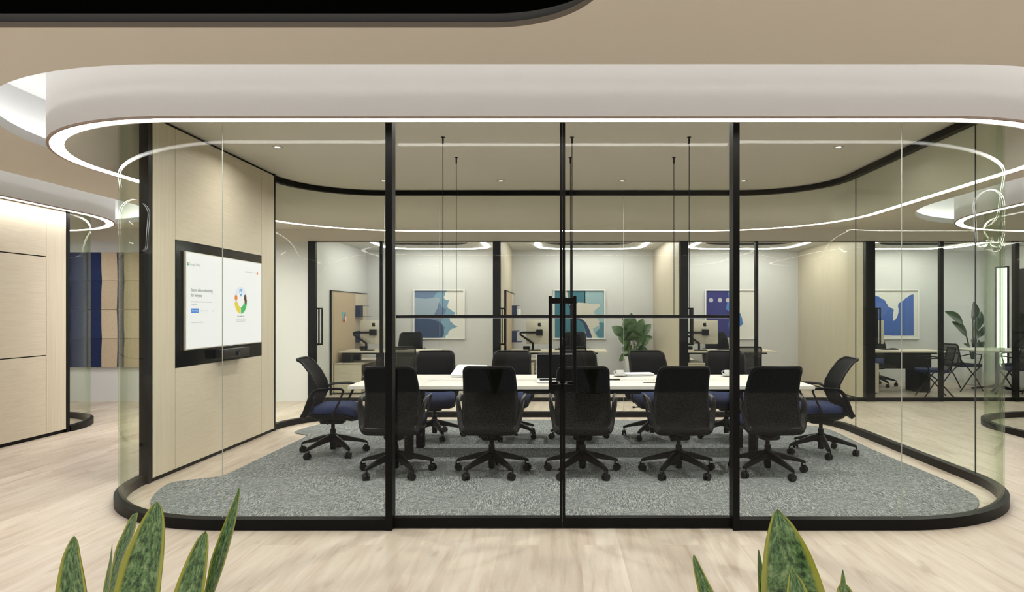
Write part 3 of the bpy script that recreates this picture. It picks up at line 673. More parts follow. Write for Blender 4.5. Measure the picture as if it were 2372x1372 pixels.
# ------------------------------------------------------------------ pendant light
pz = H-11*6.32/F
pe = empty('pendant_light', (0.075, 6.735, 0), 0, 'slim black rectangular pendant light hung on six rods over the table', 'pendant light')
bm = bmesh.new(); x0, x1, y0, y1 = -1.575, 1.555, -0.415, 0.415; h_ = 0.013
for a, b, c, d in ((x0, x1, y0-0.012, y0+0.012), (x0, x1, y1-0.012, y1+0.012), (x0, x0+0.024, y0+0.012, y1-0.012), (x1-0.024, x1, y0+0.012, y1-0.012)): box(bm, a, b, c, d, pz-h_, pz+h_)
obj('frame', bm, 'black', pe)
bm = bmesh.new()
for a, b, c, d in ((x0+0.01, x1-0.01, y0-0.006, y0+0.006), (x0+0.01, x1-0.01, y1-0.006, y1+0.006)): box(bm, a, b, c, d, pz-h_-0.0003, pz-h_+0.001)
obj('diffuser', bm, led('pendant_diffuser', 3.0), pe)
for x in (-1.142, 0.053, 1.137):
    for y in (y0, y1):
        bm = bmesh.new(); tube(bm, [(x, y, pz), (x, y, RZ-0.06)], 0.0035, 8); r_ = obj('rod', bm, 'black', pe, True)
        bm = bmesh.new(); cyl(bm, x, y, RZ-0.065, RZ, 0.008, n=10); cyl(bm, x, y, RZ-0.004, RZ, 0.02, n=14); obj('ceiling_mount', bm, 'black', r_, True)

# ------------------------------------------------------------------ downlights
def make_downlight():
    t = empty('downlight', label='x', cat='ceiling light')
    bm = bmesh.new(); lathe(bm, [(0.048, -0.004), (0.048, 0.0), (0.034, 0.0), (0.034, -0.004)], 24); obj('ring', bm, 'steel', t, True)
    bm = bmesh.new(); lathe(bm, [(0.001, -0.002), (0.026, -0.002), (0.026, 0.0), (0.001, 0.0)], 20); obj('lens', bm, 'bulb', t)
    ld = bpy.data.lights.new('downlight_lamp', 'AREA'); ld.shape = 'DISK'; ld.size = 0.06; ld.energy = DOWN_W; ld.color = (1.0, 0.97, 0.92); ld.spread = math.radians(160)
    o = bpy.data.objects.new('downlight_lamp', ld); C.objects.link(o); o.parent = t; o.location = (0, 0, -0.008); return t
dl = make_downlight(); first = True
spots = [(-2.15, 8.42, RZ, 'back row, leftmost'), (-0.708, 8.42, RZ, 'back row, second from the left'), (0.788, 8.42, RZ, 'back row, third from the left'), (2.285, 8.42, RZ, 'back row, rightmost'),
         (-2.755, 6.70, RZ, 'alone above the television wall'), (2.75, 6.70, RZ, 'alone near the curved right glass'),
         (-2.15, 5.05, RZ, 'added unseen front row, leftmost'), (-0.708, 5.05, RZ, 'added unseen front row, second'), (0.788, 5.05, RZ, 'added unseen front row, third'), (2.285, 5.05, RZ, 'added unseen front row, rightmost'),  # this front row is added to light the carpet, hidden above the rim
         (-0.708, 6.70, RZ, 'over the table, left'), (0.788, 6.70, RZ, 'over the table, right')]
for x, y, z, s in spots[:10]:
    lab = 'round recessed downlight in the meeting room ceiling, '+s
    if first: dl.location = (x, y, z); dl['label'] = lab; dl['group'] = 'downlights in the meeting room'; first = False
    else:
        q = dup(dl, (x, y, z), 0, lab, 'downlights in the meeting room')
        if y == 6.70:            # the two end lamps are dimmer
            for c in q.children:
                if c.type == 'LIGHT': c.data = c.data.copy(); c.data.energy = 9.0

for k, (x, y) in enumerate(((-4.6, 2.7), (-4.6, 1.0), (4.3, 2.7), (4.3, 1.0))):  # off-frame lamps added to brighten the floor and the left wood wall
    q = dup(dl, (x, y, CZ), 0, 'added unseen downlight in the beige corridor ceiling, '+('left, nearer the rooms', 'left, nearer the viewer', 'right, nearer the rooms', 'right, nearer the viewer')[k], 'added downlights in the corridor ceiling')
    if x < 0:
        for c in q.children:
            if c.type == 'LIGHT': c.data = c.data.copy(); c.data.energy = 40.0
for k, y in enumerate((8.3, 9.4)):  # lamps added out of sight to light the felt panel wall
    dup(dl, (-4.6, y, CZ), 0, 'added hidden downlight in the beige corridor ceiling behind the television wall, '+('front', 'rear')[k]+' one', 'added downlights in the corridor ceiling')

# ------------------------------------------------------------------ offices
OB = 13.66; OZ = 2.62
tag(obj('ceiling', bx(-3.95, 8.75, BY+0.12, OB+0.1, OZ, OZ+0.08), 'white'), kind='structure')
tag(obj('wall_back', bx(-4.0, 8.7, OB, OB+0.1, 0, OZ+0.05), 'grey_wall'), kind='structure')
tag(obj('wall_left', bx(-3.99, -3.845, BY+0.12, OB, 0, OZ), 'grey_wall'), kind='structure')
def wood_wall(x0, x1, seams, name):
    e = tag(empty(name), kind='structure'); obj('core', bx(x0+0.012, x1-0.012, BY+0.03, OB, 0, OZ), 'black', e)
    ys = [BY+0.06]+seams+[OB]
    for a, b in zip(ys, ys[1:]):
        obj('panel', bx(x0, x0+0.012, a+0.002, b-0.002, 0.03, OZ), 'wood_v', e); obj('panel', bx(x1-0.012, x1, a+0.002, b-0.002, 0.03, OZ), 'wood_v', e)
wood_wall(-1.01, -0.907, [12.3], 'wall_partition'); wood_wall(1.895, 2.01, [12.2], 'wall_partition'); wood_wall(4.80, 4.93, [11.3, 12.05, 12.8], 'wall_partition')
tag(obj('wall_right', bx(8.57, 8.70, BY+0.12, OB, 0, OZ), 'grey_wall'), kind='structure')
posts = [-3.90, -1.02, 1.907, 4.80, 7.13]
wd = [0.108, 0.12, 0.123, 0.148, 0.07]
for k, (x, q) in enumerate(zip(posts, wd)):
    o = obj('post', bx(x, x+q, BY-0.04, BY+0.05, 0, 2.5, 0.003), 'black'); o.name = 'trim_%d' % (k+2); tag(o, kind='structure')
mull = [(-3.79, -2.79, -2.745, -1.02), (-0.90, 0.19, 0.228, 1.907), (2.03, 3.08, 3.125, 4.80), (4.948, 5.965, 6.02, 7.13)]
for k, (a, b, c, d) in enumerate(mull):
    e = tag(empty('door_%d' % (k+3)), kind='structure')
    pane([(a, BY+0.01), (b, BY+0.01)], e, 0.05, 2.49)
    obj('bottom_rail', bx(a, b, BY-0.02, BY+0.04, 0.003, 0.055), 'black', e); obj('stile', bx(b, c, BY-0.03, BY+0.04, 0.0, 2.495), 'black', e)
    bm = bmesh.new(); x = a+0.055
    for yy in (BY-0.06, BY+0.08):
        box(bm, x, x+0.02, yy-0.008, yy+0.008, 0.88, 1.465)
        for z in (0.88, 1.44): box(bm, a-0.01, x+0.02, yy-0.008, yy+0.008, z, z+0.025)
    for z in (0.88, 1.44): box(bm, x, x+0.02, BY-0.06, BY+0.08, z, z+0.025)
    box(bm, x-0.035, x-0.020, BY-0.06, BY-0.045, 0.88, 1.465)
    obj('handle', bm, 'black', e)
    f = tag(empty('window_%d' % (k+1)), kind='structure'); pane([(c, BY+0.03), (d, BY+0.03)], f, 0.05, 2.49)
    obj('window_frame', bx(c, d, BY, BY+0.05, 0.003, 0.055), 'black', f)
f = tag(empty('window_5'), kind='structure'); pane([(7.20, BY+0.03), (8.70, BY+0.03)], f, 0.05, 2.49); obj('window_frame', bx(7.20, 8.70, BY, BY+0.05, 0.003, 0.055), 'black', f)
# daylight window and dark panel in the right wall of the last office
f = tag(empty('window_6'), kind='structure')
obj('pane', bx(8.555, 8.562, 13.0, 13.32, 0.35, 2.25), mat('bright_pane', (0.9, 0.9, 0.9), 0.3, emis=(0.95, 0.97, 0.98), es=1.9), f)
bm = bmesh.new()
for a, b, c, d in ((12.97, 13.0, 0.32, 2.28), (13.32, 13.35, 0.32, 2.28), (13.0, 13.32, 2.25, 2.28), (13.0, 13.32, 0.32, 0.35)): box(bm, 8.545, 8.57, a, b, c, d)
obj('window_frame', bm, 'black', f)
tag(obj('wall_screen', bx(8.53, 8.568, 11.6, 12.72, 0.55, 2.2, 0.004), 'dark_screen'), 'tall dark screen on the side wall of the right-hand office', 'screen')

# light rings in the office ceilings
rings = [(-3.27, -1.28), (-0.40, 1.60), (2.42, 4.40), (5.50, 7.50)]
for k, (a, b) in enumerate(rings):
    t = empty('ceiling_light', ((a+b)/2, 12.3, OZ), 0, 'rounded rectangular light ring on the ceiling of the '+('first', 'second', 'third', 'fourth')[k]+' office from the left', 'ceiling light', 'light rings in the offices')
    hx = (b-a)/2; B = (-hx, hx, -0.95, 0.90, [0.3, 0.3, 0.55, 0.55])
    bm = bmesh.new(); loft(bm, [lp(B, 0, -0.012, n=10), lp(B, 0, -0.001, n=10), lp(B, -0.07, -0.001, n=10), lp(B, -0.07, -0.012, n=10)], join=True); obj('light_strip', bm, 'office_led', t, True)
    B2 = (-hx+0.17, hx-0.3, -0.9, 0.06, [0.42]*4)
    bm = bmesh.new(); loft(bm, [lp(B2, 0, -0.006, n=10), lp(B2, 0, -0.001, n=10)]); obj('dark_recess_sheet', bm, mat('recess_dark', (0.018, 0.016, 0.015), 0.8, spec=0.1), t)  # flat dark sheet stands in for the dark ceiling recess; darkness is in the colour

# ---- one desk set, then copies
def make_desk(label):
    t = empty('office_desk', (0, 0, 0), 0, label, 'desk', 'office desks')
    obj('desktop', bx(-3.77, -2.08, 11.72, 12.50, 0.70, 0.725, 0.002), 'desk', t)
    for x0, x1 in ((-3.68, -3.52), (-3.15, -2.99)): pass
    obj('leg', bx(-3.74, -3.58, 11.80, 11.90, 0.525, 0.70), 'black', t); obj('leg', bx(-3.74, -3.58, 12.32, 12.42, 0.525, 0.70), 'black', t)
    obj('leg', bx(-2.50, -2.32, 11.85, 12.35, 0.0, 0.70, 0.002), 'black', t)
    obj('modesty_panel', bx(-3.15, -2.33, 11.80, 11.82, 0.42, 0.695), 'black', t)
    obj('under_rail', bx(-3.72, -2.25, 11.76, 11.80, 0.675, 0.70), 'black', t)
    return t
def make_cab(label):
    t = empty('low_cabinet', (0, 0, 0), 0, label, 'cabinet', 'low cabinets under the office desks')
    bm = bmesh.new()
    box(bm, -3.80, -3.34, 11.58, 11.60, 0.03, 0.52); box(bm, -3.80, -3.34, 12.90, 12.92, 0.03, 0.52)
    box(bm, -3.80, -3.34, 11.58, 12.92, 0.50, 0.525); box(bm, -3.80, -3.34, 11.60, 12.90, 0.03, 0.05); box(bm, -3.80, -3.785, 11.60, 12.90, 0.05, 0.50)
    obj('body', bm, 'desk', t); obj('shelf', bx(-3.785, -3.345, 11.60, 12.90, 0.28, 0.295), 'desk', t); obj('plinth', bx(-3.79, -3.36, 11.62, 12.88, 0.0, 0.03), 'black', t)
    return t
def make_monitor(label):
    t = empty('computer_monitor', (-3.26, 12.10, 0), 0, label, 'monitor', 'silver-backed monitors on the office desks')
    bm = bmesh.new(); rbox(bm, 0.47, 0.42, 0, 0.022, 0.015, 0.004); bmesh.ops.transform(bm, matrix=Matrix.Translation((0, -0.02, 1.045)) @ MXZ, verts=bm.verts); o = obj('casing', bm, 'silver', t, True)
    obj('screen', bx(-0.225, 0.225, -0.021, -0.017, 0.845, 1.245), 'dark_screen', t)
    ap_ = [(0, 0.045), (-0.022, 0.052), (-0.040, 0.038), (-0.045, 0.010), (-0.036, -0.022), (-0.018, -0.044), (0, -0.037), (0.018, -0.044), (0.034, -0.024), (0.040, -0.006), (0.028, 0.006), (0.026, 0.022), (0.036, 0.038), (0.022, 0.052)]
    lf = [(0.0, 0.056), (0.004, 0.072), (0.020, 0.082), (0.017, 0.066)]
    bm = bmesh.new(); mx = Matrix.Translation((0.0, -0.042, 1.17)) @ MXZ @ Matrix.Scale(0.72, 4)
    prism(bm, spline([(a, b, 0) for a, b in ap_], 3, True), 0.0, 0.002, mx); prism(bm, lf, 0, 0.002, mx); obj('logo', bm, 'plastic', t)
    bm = bmesh.new(); tube(bm, spline([(-0.02, -0.045, 0.90), (0.02, -0.07, 0.90), (0.0, -0.06, 0.84), (-0.06, 0.0, 0.74)], 6), 0.004, 8); obj('cable', bm, 'cable', t, True)
    return t
def make_arm(label):
    t = empty('monitor_arm', (-3.26, 12.10, 0), 0, label, 'monitor arm', 'black monitor arms')
    obj('base_plate', bx(-0.20, 0.02, -0.16, -0.04, 0.726, 0.738), 'black', t)
    bm = bmesh.new(); tube(bm, [(-0.115, -0.10, 0.736), (-0.115, -0.10, 0.86)], 0.02, 12); obj('pole', bm, 'black', t, True)
    bm = bmesh.new(); tube(bm, [(-0.115, -0.10, 0.85), (-0.34, -0.10, 1.005), (-0.34, -0.10, 1.03), (-0.30, -0.10, 1.04), (-0.03, -0.10, 1.04)], 0.018, 10, hint=(0, 1, 0)); obj('arm', bm, 'black', t, True)
    obj('mounting_plate', bx(-0.055, 0.055, -0.13, -0.043, 0.985, 1.095, 0.004), 'black', t)
    return t
order = ['first office from left', 'second office from left', 'third office from left', 'office with the round table']
OX = [0, 2.93, 5.85, 8.78]
protos = [make_desk('pale wood desk with black legs in the '+order[0]), make_cab('low pale wood cabinet under the desk in the '+order[0]), make_monitor('silver-backed monitor on the desk in the '+order[0]), make_arm('black articulated monitor arm in the '+order[0])]
ph = obj('desk_phone', bx(-0.06, 0.06, -0.05, 0.05, 0.726, 0.785, 0.006), 'plastic'); ph.location = (-3.50, 12.28, 0); tag(ph, 'small black box on the desk in the '+order[0], 'desk accessory', 'black boxes on the office desks')
laps = bmesh.new(); rbox(laps, 0.28, 0.2, 0.726, 0.738, 0.02, 0.003); mo = obj('desk_pad', laps, 'plastic', None, True); mo.location = (-2.85, 12.25, 0); tag(mo, 'thin black pad lying on the desk in the '+order[0], 'desk pad', 'black pads on the office desks')
for k in (1, 2, 3):
    labs = ['pale wood desk with black legs in the ', 'low pale wood cabinet under the desk in the ', 'silver-backed monitor on the desk in the ', 'black articulated monitor arm in the ']
    for p_, s in zip(protos, labs): dup(p_, (p_.location.x+OX[k], p_.location.y, 0), 0, s+order[k])
    dup(ph, (ph.location.x+OX[k], 12.28, 0), 0, 'small black box on the desk in the '+order[k]); dup(mo, (mo.location.x+OX[k], 12.25, 0), 0, 'thin black pad lying on the desk in the '+order[k])

# pinboard side panels (offices one and two)
def make_board(label, x):
    t = empty('pinboard_panel', (x, 0, 0), 0, label, 'pinboard', 'felt pinboards beside the office desks')
    obj('frame', bx(0, 0.03, 11.50, 13.62, 0.03, 1.755), 'wood_v', t)
    obj('felt', bx(0.03, 0.038, 11.55, 12.83, 0.53, 1.735), 'felt_pin', t)
    obj('edge', bx(-0.002, 0.034, 11.48, 11.50, 0.0, 1.76), 'black', t); obj('top_cap', bx(-0.002, 0.045, 11.48, 13.62, 1.755, 1.765), 'black', t)
    return t
def make_pocket(z0, z1, x, label):
    t = empty('wall_shelf', (x, 0, 0), 0, label, 'shelf', 'navy shelves on the pinboards')
    obj('back_plate', bx(0.034, 0.042, 12.82, 13.30, z0, z1), 'navy', t); obj('shelf_plate', bx(0.042, 0.22, 12.82, 13.30, z0, z0+0.006), 'navy', t)
    obj('shelf_plate', bx(0.042, 0.16, 12.82, 13.30, z1-0.006, z1), 'navy', t); obj('side_plate', bx(0.034, 0.13, 12.815, 12.82, z0, z1), 'navy', t); return t
for k, x in enumerate((-3.845, -0.907)):
    make_board('beige felt pinboard panel on the left wall of the '+order[k], x)
    make_pocket(1.31, 1.52, x, 'upper navy wall shelf on the pinboard in the '+order[k]); make_pocket(0.83, 1.04, x, 'lower navy wall shelf on the pinboard in the '+order[k])
pc = empty('postcard', (-3.807, 12.15, 1.315), PI/2, 'small red and teal postcard pinned to the felt in the first office', 'postcard')
obj('card', bx(-0.10, 0.10, -0.003, 0, -0.085, 0.085), flat('card_teal', (0.10, 0.42, 0.45)), pc)
def art(parent, pts, m_, lay=1, y=-0.003):
    bm = bmesh.new(); prism(bm, pts, -y+0.0005*lay, -y+0.0005*lay+0.0005, MXZ); return obj('painted_shape', bm, m_, parent)
art(pc, [(-0.10, -0.085), (-0.04, 0.0), (0.02, 0.085), (0.06, 0.04), (0.02, -0.03), (0.04, -0.085)], flat('card_red', (0.6, 0.07, 0.05)))
art(pc, [(0.0, -0.085), (0.02, -0.02), (0.10, 0.02), (0.10, -0.085)], flat('card_white', (0.7, 0.7, 0.66)))
# round white object on the upper shelf of the second office
bm = bmesh.new(); lathe(bm, [(0.05, 0.0), (0.075, 0.02), (0.08, 0.10), (0.075, 0.13), (0.06, 0.135), (0.055, 0.12), (0.05, 0.02), (0.001, 0.02)], 24)
for i_, v in enumerate(bm.verts): pass
o = obj('ribbed_bowl', bm, 'porcelain', None, True); o.location = (-0.785, 13.0, 1.316); tag(o, 'white ribbed bowl on the upper navy shelf in the second office', 'bowl')

# ---- pictures
def picture(x0, x1, z0, z1, label):
    t = empty('framed_picture', ((x0+x1)/2, OB-0.002, (z0+z1)/2), 0, label, 'picture', 'framed abstract pictures on the back wall')
    a, b = (x1-x0)/2, (z1-z0)/2; bm = bmesh.new()
    for q in ((-a, a, b-0.025, b), (-a, a, -b, -b+0.025), (-a, -a+0.025, -b+0.025, b-0.025), (a-0.025, a, -b+0.025, b-0.025)): box(bm, q[0], q[1], -0.035, 0, q[2], q[3])
    obj('frame', bm, flat('frame_white', (0.9, 0.9, 0.88)), t); o = obj('print', bx(-a+0.024, a-0.024, -0.012, -0.004, -b+0.024, b-0.024), flat('print_paper', (0.84, 0.83, 0.78)), t)
    return t, o, a-0.026, b-0.026
def wob(pts, amp, seed, n=5):
    rnd = random.Random(seed); P = spline([(p[0], p[1], 0) for p in pts], n); return [(p.x+rnd.uniform(-amp, amp), p.y+rnd.uniform(-amp, amp)) for p in P]
t, o, a, b = picture(-2.895, -1.866, 0.855, 1.85, 'framed picture of a dark and pale blue coastline on white, in the first office')
co = lambda x: x*2*a-a
cz_ = lambda y: y*2*b-b
edge1 = wob([(co(0.66), b), (co(0.62), cz_(0.93)), (co(0.60), cz_(0.84)), (co(0.70), cz_(0.78)), (co(0.66), cz_(0.68)), (co(0.74), cz_(0.58)), (co(0.82), cz_(0.52)), (co(0.72), cz_(0.44)), (co(0.74), cz_(0.33)), (co(0.88), cz_(0.24)), (co(0.74), cz_(0.18)), (co(0.68), cz_(0.10)), (co(0.62), -b)], 0.012, 3)
art(o, edge1+[(-a, -b), (-a, b)], flat('wash_blue', (0.20, 0.36, 0.50)), 1, -0.012)
edge2 = wob([(co(0.52), b), (co(0.40), cz_(0.90)), (co(0.48), cz_(0.78)), (co(0.56), cz_(0.66)), (co(0.64), cz_(0.6)), (co(0.60), cz_(0.48)), (co(0.54), cz_(0.34)), (co(0.62), cz_(0.2)), (co(0.50), -b)], 0.014, 4)
art(o, edge2+[(-a, -b), (-a, b)], flat('steel_blue', (0.13, 0.20, 0.33)), 2, -0.012)
art(o, wob([(-a, cz_(0.86)), (co(0.2), cz_(0.83)), (co(0.5), cz_(0.84)), (co(0.40), cz_(0.5)), (co(0.2), cz_(0.42)), (-a, cz_(0.42))], 0.006, 6), flat('pale_slate', (0.34, 0.43, 0.52)), 3, -0.012)
art(o, wob([(-a, cz_(0.42)), (co(0.3), cz_(0.40)), (co(0.55), cz_(0.30)), (co(0.55), cz_(0.0)), (-a, -b)], 0.004, 8), flat('deep_navy', (0.03, 0.06, 0.14)), 4, -0.012)
t, o, a, b = picture(-0.095, 0.942, 0.855, 1.85, 'framed picture with teal sea and white spray, in the second office')
art(o, rect(-a, co(0.62), -b, b), flat('deep_teal', (0.035, 0.16, 0.22)), 1, -0.012); art(o, rect(co(0.6), a, -b, b), flat('pale_teal', (0.30, 0.46, 0.50)), 1, -0.012)
art(o, wob([(co(0.24), b), (co(0.32), cz_(0.7)), (co(0.52), cz_(0.76)), (co(0.70), cz_(0.72)), (co(0.92), cz_(0.70)), (co(0.80), cz_(0.55)), (co(0.92), cz_(0.30)), (co(0.78), cz_(0.2)), (co(0.86), -b), (co(0.74), -b), (co(0.6), cz_(0.3)), (co(0.4), cz_(0.45)), (co(0.30), cz_(0.65)), (co(0.16), b)], 0.012, 11), flat('spray', (0.66, 0.64, 0.56)), 2, -0.012)
art(o, spline([(co(0.22), cz_(0.9), 0), (co(0.30), cz_(0.62), 0), (co(0.42), cz_(0.42), 0), (co(0.58), cz_(0.30), 0), (co(0.66), -b, 0), (co(0.76), -b, 0), (co(0.62), cz_(0.34), 0), (co(0.40), cz_(0.5), 0)], 4, True), flat('ink_navy', (0.02, 0.04, 0.11)), 3, -0.012)
art(o, wob([(a, cz_(0.32)), (co(0.90), cz_(0.32)), (co(0.92), cz_(0.22)), (co(0.84), cz_(0.12)), (co(0.90), -b), (a, -b)], 0.005, 12), flat('mid_teal', (0.07, 0.20, 0.27)), 3, -0.012)
t, o, a, b = picture(2.93, 3.97, 0.855, 1.85, 'framed picture with deep indigo field, three pale dots and blue edge, third office')
art(o, wob([(co(0.62), b), (co(0.68), cz_(0.8)), (co(0.66), cz_(0.6)), (co(0.72), cz_(0.45)), (co(0.74), cz_(0.3)), (co(0.66), cz_(0.2)), (co(0.60), -b)], 0.012, 21)+[(-a, -b), (-a, b)], flat('bright_blue', (0.06, 0.20, 0.52)), 1, -0.012)
art(o, wob([(co(0.46), b), (co(0.44), cz_(0.8)), (co(0.40), cz_(0.62)), (co(0.50), cz_(0.5)), (co(0.46), cz_(0.3)), (co(0.5), -b)], 0.012, 22)+[(-a, -b), (-a, b)], flat('indigo', (0.02, 0.022, 0.17)), 2, -0.012)
for q in (0.10, 0.28, 0.44): art(o, disc(co(q), cz_(0.80), 0.043), flat('pale_dot', (0.55, 0.53, 0.6)), 3, -0.012)
t, o, a, b = picture(6.16, 7.205, 0.855, 1.85, 'framed picture of two torn bright blue shapes on white, in the round-table office')
art(o, wob([(-a, cz_(0.98)), (co(0.16), cz_(0.90)), (co(0.34), cz_(0.80)), (co(0.42), cz_(0.66)), (co(0.52), cz_(0.60)), (co(0.50), cz_(0.44)), (co(0.52), cz_(0.30)), (co(0.5), cz_(0.05))], 0.007, 31)+[(-a, cz_(0.05))], flat('torn_blue', (0.055, 0.13, 0.44)), 1, -0.012)
art(o, wob([(co(0.93), cz_(0.92)), (co(0.84), cz_(0.90)), (co(0.72), cz_(0.80)), (co(0.62), cz_(0.72)), (co(0.62), cz_(0.55)), (co(0.58), cz_(0.42)), (co(0.50), cz_(0.32)), (co(0.48), cz_(0.05))], 0.007, 32)+[(co(0.93), cz_(0.05))], M['torn_blue'], 2, -0.012)

# ---- guest chair (faces +y)
def make_guest(label, group):
    t = empty('guest_chair', (0, 0, 0), 0, label, 'chair', group)
    def bp_(u, z): return Vector((u*(0.205+0.03*(0.84-z)), -0.20-0.22*max(0, z-0.46)+0.0, z))
    lpts = []
    for cu, cz, a0 in ((0.85, 0.50, -90), (0.85, 0.79, 0), (-0.85, 0.79, 90), (-0.85, 0.50, 180)):
        for i in range(5):
            q = math.radians(a0+22.5*i); lpts.append(bp_(cu+0.15*math.cos(q), cz+0.04*math.sin(q)))
    bm = bmesh.new(); tube(bm, lpts, 0.013, 8, closed=True, hint=(0, 1, 0)); obj('back_frame', bm, 'satin', t, True)
    bm = bmesh.new(); loft(bm, [[bp_(u*0.96, z)+Vector((0, q, 0)) for u, q in ((-1, 0), (0, -0.01), (1, 0), (1, 0.004), (0, -0.006), (-1, 0.004))] for z in (0.47, 0.55, 0.65, 0.75, 0.82)]); obj('mesh_back', bm, 'mesh_open', t, True)
    bm = bmesh.new(); tube(bm, [bp_(-1, 0.66), bp_(1, 0.66)], 0.008, 8); obj('back_bar', bm, 'satin', t, True)
    bm = bmesh.new(); rbox(bm, 0.46, 0.44, 0.425, 0.475, 0.06, 0.015, 0, 0.02); obj('seat', bm, 'blue_seat', t, True)
    for s in (-1, 1):
        bm = bmesh.new(); tube(bm, [bp_(s, 0.55), (s*0.235, -0.12, 0.44), (s*0.245, 0.05, 0.25), (s*0.255, 0.20, 0.0)], 0.011, 8); obj('leg', bm, 'satin', t, True)
        bm = bmesh.new(); tube(bm, [(s*0.24, 0.16, 0.44), (s*0.245, -0.02, 0.30), (s*0.255, -0.27, 0.0)], 0.011, 8); obj('leg', bm, 'satin', t, True)
        bm = bmesh.new(); tube(bm, spline([bp_(s*1.04, 0.62), (s*0.25, -0.08, 0.655), (s*0.26, 0.10, 0.655), (s*0.26, 0.16, 0.63), (s*0.245, 0.13, 0.50), (s*0.24, 0.12, 0.44)], 4), 0.010, 8); obj('armrest', bm, 'satin', t, True)
    return t
GG = 'black guest chairs in the offices'
gc = make_guest('black guest chair, its back to the meeting room, at the first office desk', GG); gc.location = (-2.52, 11.32, 0)
dup(gc, (0.24, 11.32, 0), 0.0, 'black guest chair, its back to the meeting room, at the second office desk')
dup(gc, (3.06, 11.32, 0), 0.12, 'black guest chair, its back to the meeting room, at the third office desk')
dup(gc, (6.12, 11.15, 0), PI/2-0.25, 'black guest chair turned towards the desk in the office with the round table')
dup(gc, (7.25, 12.25, 0), -PI/2+0.2, 'black guest chair left of the round table, facing it')
dup(gc, (7.70, 11.42, 0), 0.15, 'black guest chair on the near side of the round table')
dup(gc, (8.28, 12.2, 0), PI/2+0.3, 'black guest chair right of the round table')
for k, (x, y) in enumerate(((-2.83, 13.0), (0.30, 13.0), (3.06, 13.0), (6.05, 12.92))):
    c = dup(proto, (x, y, 0.0), PI+(0.1, -0.1, 0.05, 0.1)[k], 'black mesh task chair behind the desk in the '+order[k], 'task chairs behind the office desks'); c.scale = (1, 1, 1.06)
rt = empty('round_table', (7.78, 12.1, 0), 0, 'small round pale table on a black star foot in the fourth office', 'table')
bm = bmesh.new(); cyl(bm, 0, 0, 0.715, 0.74, 0.62, n=48); obj('tabletop', bm, 'table', rt, True)
bm = bmesh.new(); cyl(bm, 0, 0, 0.05, 0.715, 0.035); obj('column', bm, 'black', rt, True)
for k in range(4):
    bm = bmesh.new(); tube(bm, [(0, 0, 0.09), (0.15, 0, 0.06), (0.40, 0, 0.02)], [0.03, 0.025, 0.015], 8); bmesh.ops.transform(bm, matrix=Matrix.Rotation(PI/4+k*PI/2, 4, 'Z'), verts=bm.verts); obj('foot', bm, 'black', rt, True)

# ---- plants
def leaf(bm, base, tip, width, bend, up, n=8):
    b, t = Vector(base), Vector(tip); ax_ = (t-b); Lr = ax_.length; ax_.normalize(); side = ax_.cross(Vector(up)).normalized(); nr = side.cross(ax_).normalized()
    top, bot = [], []
    for i in range(n+1):
        s = i/n; c = b+ax_*Lr*s+nr*bend*math.sin(PI*s); w_ = width*math.sin(PI*min(1, s*0.94+0.05))**0.75*(1-0.25*s) if i < n else 0.002
        row = [c+side*w_*u+nr*(0.18*w_*abs(u)) for u in (-1, -0.5, 0, 0.5, 1)]
        top.append(row); bot.append([p-nr*0.002 for p in row[::-1]])
    loft(bm, [a+b_ for a, b_ in zip(top, bot)])
def pot(loc, r0, r1, h_, label, cat='pot', m_='pot'):
    t = empty('plant_pot', loc, 0, label, cat); bm = bmesh.new(); lathe(bm, [(r0*0.9, 0), (r0, 0.01), (r1, h_-0.01), (r1-0.005, h_), (r1-0.02, h_), (r1-0.025, h_-0.05), (0.001, h_-0.05)], 32); obj('body', bm, m_, t, True)
    bm = bmesh.new(); cyl(bm, 0, 0, h_-0.06, h_-0.03, r1-0.03); obj('soil', bm, 'soil', t); return t
pot((1.43, 13.15, 0), 0.13, 0.19, 0.55, 'tall white tapered pot of the broad-leaved plant in the second office')
fp = empty('fiddle_leaf_plant', (1.43, 13.15, 0.5), 0, 'broad-leaved green potted plant in the second office corner', 'plant')
rnd = random.Random(5); stems = bmesh.new(); lv = bmesh.new()
for k in range(5):
    a = k*1.3; tip = Vector((0.22*math.cos(a), 0.12*math.sin(a), 0.55+0.12*(k % 3))); tube(stems, spline([(0.03*math.cos(a), 0.03*math.sin(a), 0), tip*0.5+Vector((0, 0, 0.05)), tip], 4), 0.008, 6)
